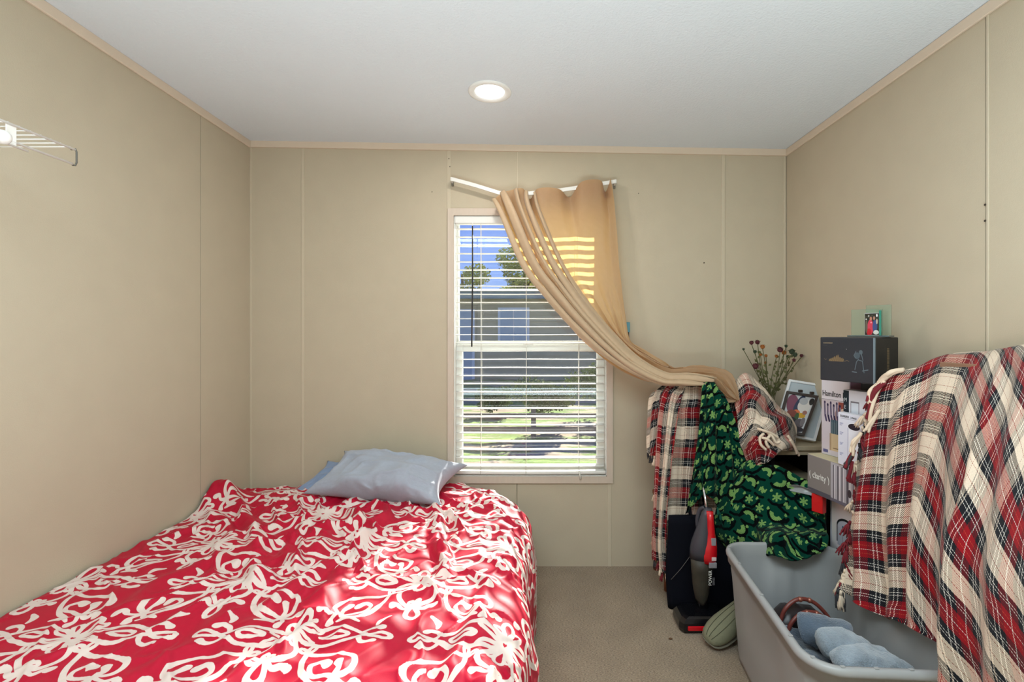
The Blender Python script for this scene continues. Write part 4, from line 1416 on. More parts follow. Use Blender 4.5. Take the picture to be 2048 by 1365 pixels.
cv.ell(.45, .58, .05, .04, (226, 150, 160)); cv.ell(.80, .12, .2, .1, (208, 204, 196)); cv.ell(.86, .62, .06, .12, (190, 170, 150)); cv.ell(.86, .90, .05, .07, (240, 240, 240)); cv.ell(.12, .4, .08, .3, (96, 84, 72))
m_snap = imat('snapshot_print', cv.image('snapshot_print'), rough=.25)
def gpt(u, d, z): return g0 + gx * u + gyv * d + UPZ * z
box('photo_card', (.044, .004, .006), (.0905, .0065, .090), m_white_card, gp, 0, 1, Mg)
quad('snapshot', gpt(.0445, .0036, .007), gpt(.090, .0036, .007), gpt(.090, .0036, .089), gpt(.0445, .0036, .089), m_snap, gp)
box('glass_edge', (.091, .000, .005), (.097, .012, .100), m_teal_edge, gp, .0008, 1, Mg)

# lower stack: black and green box, white appliance box, red packet
cv = Canvas(300, 700, (24, 26, 26))
cv.rect(.62, .05, .95, .98, (70, 92, 46))
for k in range(5): cv.line([(.30, .28 + k * .12), (.55, .33 + k * .12)], .035, (120, 110, 84)); 
cv.rect(.0, .10, 1, .2, (40, 50, 54)); cv.rect(.2, .13, .8, .155, (170, 174, 178))
m_bg = imat('black_green_print', cv.image('black_green_print'), rough=.45)
rg, atg, *_ = obox('black_green_box', (1.235, 2.155), (1.283, 2.105), .035, 0, .625, m_black_card, 'narrow black and green printed box between the green blanket and the white appliance box', 'box')
face_print(rg, atg, m_bg, .03, .4, .97, .99)
cv = Canvas(600, 1000, (226, 218, 222))
cv.rect(.10, .36, 1, .40, (90, 104, 96)); cv.rect(0, 0, 1, .36, (40, 44, 50)); cv.rect(0, 0, .09, 1, (226, 222, 222))
cv.ell(.34, .72, .225, .125, (26, 28, 34)); cv.rect(.115, .50, .565, .72, (26, 28, 34)); cv.ell(.34, .705, .205, .11, (176, 180, 196)); cv.rect(.135, .46, .545, .705, (172, 176, 190))
cv.rect(.24, .66, .50, .74, (44, 98, 122)); cv.rect(.24, .695, .50, .705, (230, 236, 240)); cv.ell(.36, .775, .04, .02, (40, 44, 60)); cv.rect(.25, .46, .262, .62, (120, 124, 140))
m_app = imat('appliance_box_print', cv.image('appliance_box_print'), rough=.4)
ra, ata, *_ = obox('white_appliance_box', (1.3115, 2.11), (1.365, 2.072), .05, 0, .612, m_white_card, 'white box with a rounded grey appliance picture, low in the stack behind the tote', 'box')
# visible long side facing the room
M2 = None
ra2, ata2, *_ = obox('white_appliance_box', (1.292, 2.07), (1.306, 1.80), .018, .30, .625, m_white_card, 'flat white printed box with a grey rounded device picture, above the tote rim', 'box')
face_print(ra2, ata2, m_app)
m_redp = pmat('glossy_red_packet', (206, 24, 26), rough=.3, noise=.05)
rp_, *_ = obox('red_packet', (1.208, 2.075), (1.232, 2.035), .03, .575, .652, m_redp, 'small bright red packet peeking from behind the green blanket', 'packet')
m_film = pmat('clear_plastic_film', (200, 204, 206), rough=.15, trans=.6)
crump = Vector((1.20, 2.11, .655))
Gf = [[Vector((1.150 + .02 * i, 2.14 - .02 * i + .012 * (j % 2), .64 + .013 * j + .004 * ((i * j) % 3))) for i in range(5)] for j in range(3)]
Vf, *_ = patch(Gf, 20, 12, lambda u, v: .003 * np.sin(u * 40) * np.cos(v * 30))
of = grid_mesh('plastic_wrapper', Vf, *arc_uv(Vf), m_film, solid=.0008); tag(of, 'crumpled clear plastic wrapper above the red packet', 'wrapper')

# ------------------------------------------------------------------ leaning frames
def leaning_frame(name, TL, TR, BR, BL, wfr, depth, mfr, label, inner_mat, mat_border=None):
    TL, TR, BR, BL = map(Vector, (TL, TR, BR, BL))
    root = empty(name, (BL + BR) / 2, label, 'picture frame')
    n = (BR - BL).cross(TL - BL).normalized()       # towards the viewer
    if n.y > 0: n = -n
    c = (TL + TR + BR + BL) / 4
    outer = [TL, TR, BR, BL]
    w, h = (TR - TL).length, (TL - BL).length
    inner = []
    ex, ez = (TR - TL).normalized(), (TL - BL).normalized()
    for p, sx, sz in ((TL, 1, -1), (TR, -1, -1), (BR, -1, 1), (BL, 1, 1)):
        inner.append(p + ex * sx * wfr + ez * sz * wfr)
    for i in range(4):
        j = (i + 1) % 4
        bm = bmesh.new()
        q = [outer[i], outer[j], inner[j], inner[i]]
        f = [bm.verts.new(p + n * depth * .5) for p in q]
        b_ = [bm.verts.new(p - n * depth * .5) for p in q]
        bm.faces.new(f); bm.faces.new(b_[::-1])
        for k in range(4):
            bm.faces.new((f[k], f[(k + 1) % 4], b_[(k + 1) % 4], b_[k]))
        from_bm('frame_bar', bm, mfr, root)
    quad('picture', inner[3], inner[2], inner[1], inner[0], inner_mat, root, off=.0)
    quad('backing_board', outer[2] - n * depth * .5, outer[3] - n * depth * .5, outer[0] - n * depth * .5, outer[1] - n * depth * .5, m_dark_in, root)
    return root, n, ex, ez, inner


cv = Canvas(400, 500, (176, 184, 190))
m_matb = imat('pale_blue_mat', cv.image('pale_blue_mat'), rough=.6)
m_wfr = pmat('white_frame_paint', (222, 222, 224), rough=.4)
m_bfr = pmat('dark_brown_frame', (52, 40, 36), rough=.45, noise=.1)
leaning_frame('white_picture_frame', P(1577, 760, 2.52), P(1660, 773, 2.47), P(1630, 884, 2.36), P(1546, 866, 2.40), .012, .016, m_wfr, 'large white picture frame leaning on the low shelf unit behind the dark frame', m_matb)
cv = Canvas(420, 520, (190, 192, 196))
cv.ell(.25, .72, .22, .30, (120, 66, 90), .5); cv.ell(.48, .78, .12, .28, (46, 56, 84), -.5); cv.ell(.70, .72, .26, .20, (214, 208, 204)); cv.ell(.62, .86, .16, .10, (170, 172, 178)); cv.ell(.92, .88, .10, .10, (30, 28, 30))
cv.ell(.45, .50, .15, .10, (206, 104, 62)); cv.ell(.68, .46, .20, .07, (196, 150, 40)); cv.ell(.30, .42, .22, .16, (120, 60, 54)); cv.ell(.52, .36, .10, .16, (48, 78, 44)); cv.ell(.80, .55, .10, .06, (150, 100, 90))
cv.ell(.35, .20, .30, .18, (34, 32, 40)); cv.ell(.72, .22, .22, .15, (84, 76, 82)); cv.ell(.55, .08, .5, .08, (44, 42, 52)); cv.ell(.16, .30, .1, .1, (60, 60, 80)); cv.ell(.85, .3, .1, .12, (110, 104, 108))
m_pic = imat('colour_abstract_picture', cv.image('colour_abstract_picture'), rough=.2, spec=.5)
rbf, nbf, exf, ezf, _ = leaning_frame('dark_picture_frame', P(1573, 783, 2.455), P(1637, 793, 2.415), P(1608, 873, 2.345), P(1552, 862, 2.385), .013, .016, m_bfr, 'small dark brown picture frame with a colourful picture, leaning on the white frame', m_pic)
for (px, py) in ((1600, 783), (1623, 787)):
    c_ = P(px, py, 2.435)
    box('frame_clip', (c_.x - .008, c_.y - .012, c_.z - .006), (c_.x + .008, c_.y + .004, c_.z + .008), m_bfr, rbf, .001)

# ------------------------------------------------------------------ dried flowers in a vase
vase_y = 2.60
vb = Vector((P(1541, 850, vase_y).x, vase_y, .8005))
vz = empty('flower_vase', vb, 'slim dark glass vase standing behind the folded plaid throw', 'vase')
m_vase = pmat('dark_vase_glass', (96, 96, 78), rough=.08, trans=.5)
prof = [(.0, .0), (.032, .0), (.034, .004), (.030, .05), (.024, .11), (.022, .15), (.026, .175)]
def vr(r, z, n=24): return [vb + Vector((r * math.cos(2 * math.pi * k / n), r * math.sin(2 * math.pi * k / n), z)) for k in range(n)]
loft('vase_body', [vr(max(r, .001), z) for r, z in prof] + [vr(.0235, .175), vr(.019, .14)], m_vase, vz, cap=False)
bq = empty('dried_flower_bouquet', vb + Vector((0, 0, .02)), 'bunch of dried maroon and orange flowers in the vase in the right corner', 'flowers')
m_stem = pmat('dried_green_stem', (86, 84, 46), rough=.8, noise=.2)
m_mar = pmat('maroon_petals', (86, 34, 40), rough=.8, noise=.3, nscale=200)
m_org = pmat('rusty_orange_petals', (164, 96, 40), rough=.8, noise=.3, nscale=200)
m_gdk = pmat('dark_green_bud', (52, 66, 46), rough=.8, noise=.3, nscale=200)
m_dleaf = pmat('dried_leaf', (100, 100, 58), rough=.8, noise=.2)
heads = [(1503, 686, .013, 0), (1515, 685, .014, 0), (1525, 694, .013, 1), (1487, 699, .007, 2), (1510, 704, .010, 2), (1532, 712, .009, 1), (1531, 726, .009, 1), (1511, 733, .018, 0),
         (1560, 700, .017, 0), (1572, 693, .009, 2), (1568, 706, .014, 1), (1553, 713, .010, 1), (1584, 704, .018, 2), (1590, 710, .014, 2), (1603, 712, .010, 0), (1588, 721, .010, 0), (1576, 714, .010, 2), (1521, 710, .008, 1)]
rr = random.Random(8)


def flower_head(c, r, m_):
    bm = bmesh.new()
    for ringk, (nr, tilt_, rr_) in enumerate(((7, .25, 1.0), (7, .75, .85), (5, 1.2, .6))):
        for k in range(nr):
            a = 2 * math.pi * (k + .5 * ringk) / nr + rr.random() * .3
            d = Vector((math.cos(a) * math.cos(tilt_), math.sin(a) * math.cos(tilt_), math.sin(tilt_)))
            s_ = Vector((-math.sin(a), math.cos(a), 0))
            L = r * rr_ * (.9 + .3 * rr.random())
            p0 = c; p1 = c + d * L * .6 + s_ * L * .32; p2 = c + d * L + UPZ * L * .15; p3 = c + d * L * .6 - s_ * L * .32
            v = [bm.verts.new(p) for p in (p0, p1, p2, p3)]
            bm.faces.new(v)
    M_ = bmesh.ops.create_icosphere(bm, subdivisions=2, radius=r * .62)
    for v in M_['verts']:
        v.co = v.co * (1 + .25 * rr.random()) + c
    return bm


for (px, py, r, k) in heads:
    r *= 1.25
    yy_ = vase_y + rr.uniform(-.06, .05)
    c = P(px, py, yy_)
    base_ = vb + Vector((rr.uniform(-.008, .008), rr.uniform(-.008, .008), .05))
    top_ = vb + Vector((rr.uniform(-.014, .014), rr.uniform(-.014, .014), .178))
    mid_ = top_.lerp(c, .55) + Vector((rr.uniform(-.01, .01), 0, rr.uniform(-.02, .005)))
    sp = smooth_pts([base_, top_, mid_, c - Vector((0, 0, r * .4))], 5)
    tube('stem', sp, [.0024] * 6 + [.0019] * (len(sp) - 6), m_stem, bq, n=5)
    from_bm('flower_head', flower_head(c, r, k), (m_mar, m_org, m_gdk)[k], bq)
for k in range(90):
    (px, py, r, _k) = heads[rr.randrange(len(heads))]
    c = P(px, py, vase_y + rr.uniform(-.05, .05)); s_ = (vb + Vector((0, 0, .17))).lerp(c, rr.uniform(.15, .9)) + Vector((rr.uniform(-.012, .012), 0, 0))
    bm = bmesh.new()
    a = Vector((rr.uniform(-1, 1), rr.uniform(-.5, .5), rr.uniform(-.2, 1))).normalized() * rr.uniform(.016, .034)
    b_ = a.cross(Vector((0, 1, 0))).normalized() * .007
    v = [bm.verts.new(p) for p in (s_, s_ + a * .5 + b_, s_ + a, s_ + a * .5 - b_)]
    bm.faces.new(v)
    from_bm('leaf', bm, m_dleaf, bq)

# ------------------------------------------------------------------ chair under the left throw
m_chair = pmat('reddish_brown_wood', (134, 78, 48), rough=.45, noise=.15, nscale=20, stretch=(4, 4, 1))
ch = empty('wooden_chair', (.88, 2.57, 0), 'reddish brown wooden chair, nearly hidden under the plaid throw by the window', 'chair')
for x in (.70, 1.09):
    tube('back_leg', [(x, 2.50, 0), (x, 2.475, .45), (x, 2.50, 1.06)], [.017, .019, .015], m_chair, ch)
    tube('front_leg', [(x, 2.725, 0), (x, 2.72, .44)], .017, m_chair, ch)
box('seat', (.68, 2.47, .43), (1.12, 2.74, .455), m_chair, ch, .006, 2)
for z in (.70, .86, 1.02):
    box('back_slat', (.703, 2.485, z - .03), (1.10, 2.50, z + .03), m_chair, ch, .004)
# ------------------------------------------------------------------ left throw
def yarn_tassel_mesh(name, L, n=5, seed=0, r=.0022):
    rr2 = random.Random(seed)
    bm = bmesh.new()
    tube_mesh(bm, [(0, 0, 0), (0, 0, -.010)], [.003, .0042], 6)
    for k in range(n):
        a = 2 * math.pi * k / n
        s = rr2.uniform(.003, .008)
        tube_mesh(bm, [(0, 0, -.008), (math.cos(a) * s * .7, math.sin(a) * s * .7, -L * .4), (math.cos(a + .8) * s, math.sin(a + .8) * s, -L * .75), (math.cos(a + 1.4) * s * 1.2, math.sin(a + 1.4) * s, -L * rr2.uniform(.9, 1.05))], [r, r * 1.15, r * 1.1, r * .6], 5)
    me = bpy.data.meshes.new(name)
    bm.to_mesh(me); bm.free()
    me.polygons.foreach_set('use_smooth', [True] * len(me.polygons))
    return me


m_yc = pmat('cream_yarn', (226, 204, 180), rough=.9, noise=.08)
m_yr = pmat('dark_red_yarn', (116, 28, 38), rough=.9, noise=.1)
m_yk = pmat('charcoal_yarn', (52, 50, 54), rough=.9, noise=.1)
TM = {}
for nm, m_ in (('cream', m_yc), ('red', m_yr), ('dark', m_yk)):
    for s in range(3):
        me_ = yarn_tassel_mesh('tassel', .045, seed=s + 5)
        me_.materials.append(m_)
        TM[nm, s] = me_


def tassels(parent, pts, colours, seed=1, scale=1.0, drift=(0, 0, 0), spread=.35):
    rr2 = random.Random(seed)
    for i, p in enumerate(pts):
        o = bpy.data.objects.new('tassel', TM[colours[i % len(colours)], rr2.randrange(3)])
        COL.objects.link(o)
        o.parent = parent
        o.matrix_parent_inverse = world_of(parent).inverted()
        o.location = p
        s = scale * rr2.uniform(.8, 1.25)
        o.scale = (s, s, s)
        o.rotation_euler = (rr2.uniform(-spread, spread) + drift[0], rr2.uniform(-spread, spread) + drift[1], rr2.uniform(0, 6))


tl = empty('plaid_throw', (.85, 2.42, 1.0), 'plaid fringed throw hung over the chair by the window, under the curtain tail', 'throw')
T1 = [
    [(1350, 792, 2.66), (1365, 772, 2.66), (1385, 768, 2.66), (1420, 768, 2.65), (1455, 768, 2.64), (1490, 772, 2.62), (1515, 790, 2.60)],
    [(1340, 782, 2.52), (1352, 766, 2.50), (1380, 764, 2.49), (1415, 764, 2.48), (1450, 768, 2.47), (1485, 770, 2.47), (1512, 790, 2.47)],
    [(1332, 830, 2.46), (1345, 820, 2.44), (1378, 820, 2.43), (1415, 825, 2.43), (1455, 830, 2.42), (1492, 840, 2.42), (1520, 860, 2.42)],
    [(1322, 930, 2.44), (1340, 930, 2.42), (1378, 930, 2.41), (1415, 930, 2.41), (1455, 935, 2.41), (1495, 940, 2.41), (1530, 950, 2.41)],
    [(1316, 1030, 2.435), (1338, 1030, 2.41), (1375, 1030, 2.40), (1415, 1030, 2.40), (1455, 1030, 2.40), (1498, 1030, 2.40), (1535, 1030, 2.40)],
    [(1314, 1110, 2.43), (1338, 1112, 2.40), (1375, 1112, 2.395), (1415, 1112, 2.395), (1455, 1112, 2.395), (1500, 1112, 2.395), (1540, 1112, 2.395)],
    [(1316, 1128, 2.43), (1338, 1132, 2.40), (1375, 1132, 2.395), (1415, 1132, 2.395), (1455, 1132, 2.395), (1500, 1132, 2.395), (1540, 1132, 2.395)],
]
V1, a1, b1 = patch([[P(*q) for q in r] for r in T1], 120, 170, lambda u, v: (.008 * np.sin(u * 30) + .004 * np.sin(u * 71 + 1)) * np.clip(v * 3 - .4, 0, 1) + .002 * vnoise(u * 20, v * 20, 3))
U1, W1 = arc_uv(V1)
grid_mesh('throw_front', V1, U1 * 1.0 + .115, -W1 + .02 * u_.mean() + .075, m_plaid, tl, solid=.004)
# left side fall: gathered diagonal folds coming off the ridge
T2 = [
    [(1342, 768, 2.50), (1350, 764, 2.49), (1362, 764, 2.48), (1376, 764, 2.47)],
    [(1318, 790, 2.50), (1334, 788, 2.45), (1350, 792, 2.43), (1362, 800, 2.42)],
    [(1311, 860, 2.48), (1326, 850, 2.425), (1342, 850, 2.40), (1350, 862, 2.40)],
    [(1310, 940, 2.47), (1320, 935, 2.41), (1333, 935, 2.385), (1338, 945, 2.39)],
    [(1308, 1020, 2.46), (1316, 1010, 2.405), (1326, 1010, 2.38), (1330, 1020, 2.385)],
    [(1304, 1090, 2.45), (1312, 1085, 2.40), (1322, 1085, 2.37), (1327, 1095, 2.38)],
    [(1306, 1118, 2.45), (1314, 1122, 2.39), (1324, 1138, 2.37), (1330, 1148, 2.37)],
]
V2, a2, b2 = patch([[P(*q) for q in r] for r in T2], 60, 170, lambda u, v: .009 * np.sin(u * 17 + 1.0) * np.clip(v * 4, 0, 1) + .004 * np.sin(u * 40 + v * 6))
U2, W2 = arc_uv(V2)
grid_mesh('throw_fold', V2, -W2 * .96 + .02, U2 * 1.3 + .05, m_plaid, tl, solid=.004)
# back corner flap at far left
T3 = [
    [(1345, 766, 2.55), (1335, 768, 2.54), (1322, 776, 2.53), (1312, 784, 2.53)],
    [(1330, 785, 2.50), (1318, 786, 2.49), (1306, 792, 2.50), (1299, 798, 2.52)],
    [(1322, 830, 2.48), (1312, 830, 2.475), (1301, 835, 2.49), (1296, 840, 2.51)],
    [(1318, 880, 2.48), (1309, 880, 2.475), (1299, 882, 2.49), (1294, 885, 2.51)],
    [(1312, 912, 2.48), (1306, 912, 2.475), (1300, 910, 2.49), (1295, 903, 2.51)],
]
V3, a3, b3 = patch([[P(*q) for q in r] for r in T3], 44, 90, lambda u, v: .005 * np.sin(u * 16))
U3, W3 = arc_uv(V3)
grid_mesh('throw_corner', V3, -U3 * 1.2 + .12, -W3 + .12, m_plaid, tl, solid=.004)
# bunched right end
T4 = [
    [(1470, 790, 2.52), (1478, 766, 2.52), (1494, 756, 2.51), (1514, 766, 2.51), (1532, 790, 2.50), (1546, 815, 2.52)],
    [(1466, 775, 2.45), (1478, 758, 2.44), (1496, 748, 2.43), (1516, 764, 2.43), (1536, 790, 2.44), (1556, 818, 2.47)],
    [(1470, 805, 2.39), (1484, 790, 2.37), (1503, 780, 2.355), (1526, 796, 2.36), (1548, 812, 2.38), (1574, 828, 2.42)],
    [(1474, 838, 2.345), (1490, 828, 2.32), (1510, 818, 2.30), (1536, 824, 2.295), (1562, 832, 2.32), (1586, 850, 2.36)],
    [(1478, 862, 2.32), (1494, 860, 2.28), (1518, 852, 2.255), (1545, 850, 2.25), (1572, 856, 2.27), (1592, 872, 2.32)],
    [(1482, 888, 2.30), (1500, 890, 2.25), (1526, 884, 2.225), (1553, 878, 2.22), (1578, 880, 2.24), (1590, 890, 2.30)],
    [(1490, 912, 2.285), (1508, 916, 2.24), (1532, 910, 2.215), (1556, 900, 2.215), (1576, 896, 2.24), (1586, 898, 2.29)],
    [(1496, 925, 2.28), (1514, 932, 2.24), (1536, 922, 2.22), (1558, 908, 2.22), (1575, 902, 2.245), (1584, 902, 2.29)],
]
V4, a4, b4 = patch([[P(*q) for q in r] for r in T4], 130, 130, lambda u, v: .013 * np.sin(v * 21 + u * 9) * np.sin(np.clip(u, 0, 1) * math.pi) * np.clip(v * 3, 0, 1) + .010 * fbm(u * 5, v * 5, 14) * np.clip(v * 3, 0, 1))
U4, W4 = arc_uv(V4)
ca, sa = math.cos(.55), math.sin(.55)
tw = np.clip(b4 * 1.6 - .2, 0, 1)
Uq = U4 + .02 * vnoise(a4 * 4, b4 * 4, 6); Wq = -W4 * 1.0
ang = -.15 + tw * .55
grid_mesh('throw_bunch', V4, Uq * np.cos(ang) - Wq * np.sin(ang) + .03, Uq * np.sin(ang) + Wq * np.cos(ang) + .15, m_plaid, tl, solid=.005)
# knotted cream fringe lying on the bunch
for k, pl in enumerate([[(1528, 868, 2.205), (1520, 876, 2.20), (1522, 890, 2.19), (1532, 900, 2.19)], [(1535, 866, 2.205), (1545, 874, 2.195), (1552, 886, 2.19), (1560, 884, 2.19)],
                        [(1515, 858, 2.22), (1528, 862, 2.20), (1544, 868, 2.20), (1556, 876, 2.20)], [(1540, 872, 2.19), (1532, 884, 2.18), (1538, 896, 2.18)],
                        [(1575, 872, 2.24), (1584, 884, 2.24), (1592, 900, 2.25), (1598, 912, 2.26)], [(1580, 880, 2.23), (1590, 896, 2.24), (1594, 908, 2.25)], [(1524, 876, 2.19), (1536, 880, 2.175), (1548, 892, 2.18)]]):
    tube('fringe_strand', smooth_pts([P(*q) for q in pl], 5), [.0052] * 3 + [.0075] * 100 if False else .0065, m_yc, tl, n=6)
tassels(tl, [Vector(V2[-1, i]) for i in range(0, 60, 7)], ['cream', 'cream', 'dark', 'red'], 3)
tassels(tl, [Vector(V1[-1, i]) for i in range(2, 34, 6)], ['cream', 'red', 'dark'], 4)
tassels(tl, [Vector(V3[-1, i]) for i in range(0, 44, 8)], ['dark', 'cream', 'dark'], 5)
tassels(tl, [Vector(V2[j, 0]) + Vector((-.002, 0, 0)) for j in range(100, 168, 9)], ['cream', 'cream', 'red'], 6, drift=(0, .4, 0))

# ------------------------------------------------------------------ green blanket
gb = empty('green_blanket', (.93, 2.34, 1.1), 'green and black knitted blanket with lime flower pattern draped from the chair into the tote', 'blanket')
B1 = [
    [(1404, 762, 2.40), (1407, 756, 2.40), (1412, 754, 2.40), (1418, 756, 2.40), (1424, 760, 2.40), (1428, 768, 2.40)],
    [(1402, 790, 2.36), (1408, 782, 2.345), (1418, 780, 2.335), (1430, 782, 2.34), (1440, 788, 2.345), (1448, 798, 2.36)],
    [(1397, 840, 2.35), (1406, 832, 2.33), (1422, 830, 2.315), (1440, 832, 2.32), (1456, 838, 2.33), (1466, 846, 2.34)],
    [(1390, 900, 2.34), (1402, 892, 2.32), (1422, 890, 2.305), (1446, 890, 2.31), (1468, 894, 2.315), (1482, 900, 2.32)],
    [(1382, 960, 2.335), (1397, 952, 2.31), (1420, 950, 2.295), (1450, 948, 2.30), (1476, 946, 2.30), (1500, 945, 2.29)],
    [(1374, 1012, 2.33), (1391, 990, 2.305), (1420, 985, 2.29), (1454, 1000, 2.29), (1484, 1000, 2.28), (1514, 990, 2.26)],
    [(1371, 1028, 2.33), (1390, 1006, 2.305), (1420, 992, 2.29), (1450, 1040, 2.29), (1478, 1050, 2.27), (1520, 1040, 2.24)],
]
VB1, c1, d1 = patch([[P(*q) for q in r] for r in B1], 120, 170, lambda u, v: (.013 * np.sin(u * 25 + .5) + .005 * np.sin(u * 50 + v * 4)) * np.clip(v * 3, 0, 1))
UB1, WB1 = arc_uv(VB1)
grid_mesh('blanket_fall', VB1, UB1 * 1.35, -WB1, m_green, gb, solid=.007)
B2 = [
    [(1470, 940, 2.31), (1490, 925, 2.29), (1515, 925, 2.26), (1545, 932, 2.22), (1580, 945, 2.18), (1615, 962, 2.13), (1640, 972, 2.10)],
    [(1452, 975, 2.315), (1480, 960, 2.28), (1512, 955, 2.23), (1548, 960, 2.18), (1585, 972, 2.14), (1620, 985, 2.10), (1648, 998, 2.085)],
    [(1432, 1020, 2.32), (1470, 1010, 2.275), (1508, 1005, 2.21), (1550, 1008, 2.15), (1590, 1015, 2.115), (1625, 1025, 2.09), (1650, 1035, 2.08)],
    [(1428, 1055, 2.32), (1468, 1050, 2.26), (1508, 1048, 2.19), (1552, 1050, 2.12), (1592, 1054, 2.09), (1628, 1060, 2.075), (1652, 1065, 2.07)],
    [(1436, 1082, 2.32), (1474, 1080, 2.24), (1512, 1078, 2.16), (1552, 1073, 2.02), (1592, 1074, 2.01), (1630, 1074, 2.01), (1655, 1072, 2.01)],
    [(1450, 1098, 2.32), (1482, 1098, 2.23), (1518, 1096, 2.13), (1553, 1104, 1.985), (1592, 1112, 1.975), (1630, 1104, 1.975), (1654, 1090, 1.985)],
    [(1460, 1104, 2.31), (1488, 1104, 2.22), (1524, 1100, 2.11), (1556, 1113, 1.975), (1592, 1122, 1.965), (1628, 1112, 1.965), (1650, 1095, 1.98)],
]
VB2, c2, d2 = patch([[P(*q) for q in r] for r in B2], 170, 140, lambda u, v: .011 * np.sin(u * 19 + v * 3) * np.clip(1.15 - u, 0, 1) + .009 * fbm(u * 4, v * 4, 9) + .004 * np.sin(u * 44))
UB2, WB2 = arc_uv(VB2)
grid_mesh('blanket_lobe', VB2, UB2 + .1 + .25 * WB2, -WB2 + .2 + .3 * UB2, m_green, gb, solid=.007)
m_gyarn = pmat('teal_green_yarn', (14, 96, 76), rough=.9, noise=.1)
for s in range(3):
    me_ = yarn_tassel_mesh('tassel', .045, seed=s + 50)
    me_.materials.append(m_gyarn); TM['green', s] = me_
tassels(gb, [Vector(VB1[-1, i]) for i in range(60, 120, 5)], ['green'], 8, scale=.9, spread=.15)
tassels(gb, [Vector(VB1[j, 119]) for j in range(110, 168, 9)], ['green'], 9, scale=.7, spread=.2)

# ------------------------------------------------------------------ black tote bag
m_blackf = pmat('black_navy_felt', (15, 16, 24), rough=.95, noise=.3, nscale=300, spec=.1)
bg = empty('black_fabric_bag', (.82, 2.34, 0), 'black fabric bag standing on the carpet in front of the plaid throw', 'bag')
rings = []
for t in np.linspace(0, 1, 12):
    z = .003 + t * .445
    w_ = .172 + .006 * math.sin(t * 5); d_ = .026 - .014 * t
    r = []
    for k in range(28):
        a = 2 * math.pi * k / 28
        cx = abs(math.cos(a)) ** .35 * (1 if math.cos(a) > 0 else -1); cy = abs(math.sin(a)) ** .6 * (1 if math.sin(a) > 0 else -1)
        r.append(Vector((.832 + cx * w_ + .004 * math.sin(7 * z + a), 2.345 + cy * d_ + .01 * t, z)))
    rings.append(r)
loft('bag_body', rings, m_blackf, bg)
for dy in (-.012, .022):
    tube('bag_handle', smooth_pts([(.775, 2.345 + dy, .445), (.765, 2.34 + dy, .50), (.785, 2.335 + dy, .55), (.812, 2.335 + dy, .565), (.838, 2.34 + dy, .53), (.842, 2.345 + dy, .445)], 6), .0065, m_blackf, bg, n=8, flat=.5)
tube('piping', [P(1342, 1160, 2.312), P(1362, 1138, 2.312), P(1384, 1108, 2.314)], .0012, pmat('grey_thread', (110, 104, 100), rough=.8), bg, n=5)

# ------------------------------------------------------------------ stick vacuum
m_vred = pmat('glossy_red_plastic', (200, 18, 30), rough=.25, coat=.4)
m_vblk = pmat('glossy_black_plastic', (14, 14, 18), rough=.22, coat=.3)
m_vgry = pmat('dark_grey_plastic', (58, 58, 66), rough=.4)
m_vsil = pmat('silver_grey_plastic', (140, 138, 144), rough=.35)
m_chrome = pmat('chrome_tube', (220, 220, 226), rough=.12, metal=1.0)
m_cup_s = pmat('smoked_dust_cup', (58, 54, 46), rough=.5, noise=.5, nscale=18, trans=.0, coat=.0, spec=.3)
vc = empty('stick_vacuum', (.78, 2.2, 0), 'red and black stick vacuum cleaner standing before the black bag', 'vacuum cleaner')
YV = 2.225


def vring(cx, cy, z, rx, ry, n=28, p=1.0):
    return [Vector((cx + rx * (abs(math.cos(2 * math.pi * k / n)) ** p) * (1 if math.cos(2 * math.pi * k / n) >= 0 else -1), cy + ry * math.sin(2 * math.pi * k / n), z)) for k in range(n)]


def vz_(py): return EYE - (py - VY) * YV / F
def vx_(px): return (px - VX) * YV / F
rows = [(1117, 1382, 1426), (1140, 1383, 1424), (1165, 1385, 1420), (1185, 1388, 1417), (1198, 1391, 1413), (1205, 1396, 1408)]
loft('dust_cup', [vring((vx_(a) + vx_(b)) / 2, YV, vz_(y), (vx_(b) - vx_(a)) / 2, .040 * (1 - .25 * i / 5)) for i, (y, a, b) in enumerate(rows)], m_cup_s, vc)
rows = [(1118, 1381, 1429), (1100, 1381, 1430), (1085, 1384, 1430), (1068, 1390, 1428), (1052, 1396, 1426), (1030, 1403, 1425), (1018, 1410, 1425)]
loft('motor_body', [vring((vx_(a) + vx_(b)) / 2, YV + .006, vz_(y), (vx_(b) - vx_(a)) / 2, (.044, .046, .042, .034, .026, .020, .014)[i]) for i, (y, a, b) in enumerate(rows)], m_vgry, vc)
rows = [(1120, 1398, 1430), (1105, 1398, 1431), (1090, 1402, 1431), (1078, 1407, 1430), (1062, 1411, 1427), (1040, 1412, 1425), (1021, 1411, 1424)]
loft('red_shell', [vring((vx_(a) + vx_(b)) / 2, YV - .014, vz_(y), (vx_(b) - vx_(a)) / 2, (.036, .038, .034, .028, .022, .018, .014)[i]) for i, (y, a, b) in enumerate(rows)], m_vred, vc)
def vbox(name, x0, y0, x1, y1, yd, m_, d=.008): return box(name, (vx_(x0), yd, vz_(y1)), (vx_(x1), yd + d, vz_(y0)), m_, vc, .002, 2)
vbox('power_button', 1416, 1070, 1425, 1084, YV - .045, m_vsil)
vbox('release_latch', 1410, 1116, 1425, 1126, YV - .055, m_vsil, .012)
vbox('badge', 1415, 1105, 1424, 1112, YV - .0545, pmat('pale_badge', (220, 200, 200), rough=.4), .003)
text('lettering', 'POWER', (vx_(1417), YV - .0405, vz_(1163)), (0, 0, 1), (-1, 0, 0), .021, m_white, vc, squeeze=.95)
text('lettering', 'SERIES', (vx_(1423), YV - .0375, vz_(1163)), (0, 0, 1), (-1, 0, 0), .013, m_vsil, vc, squeeze=1.0)
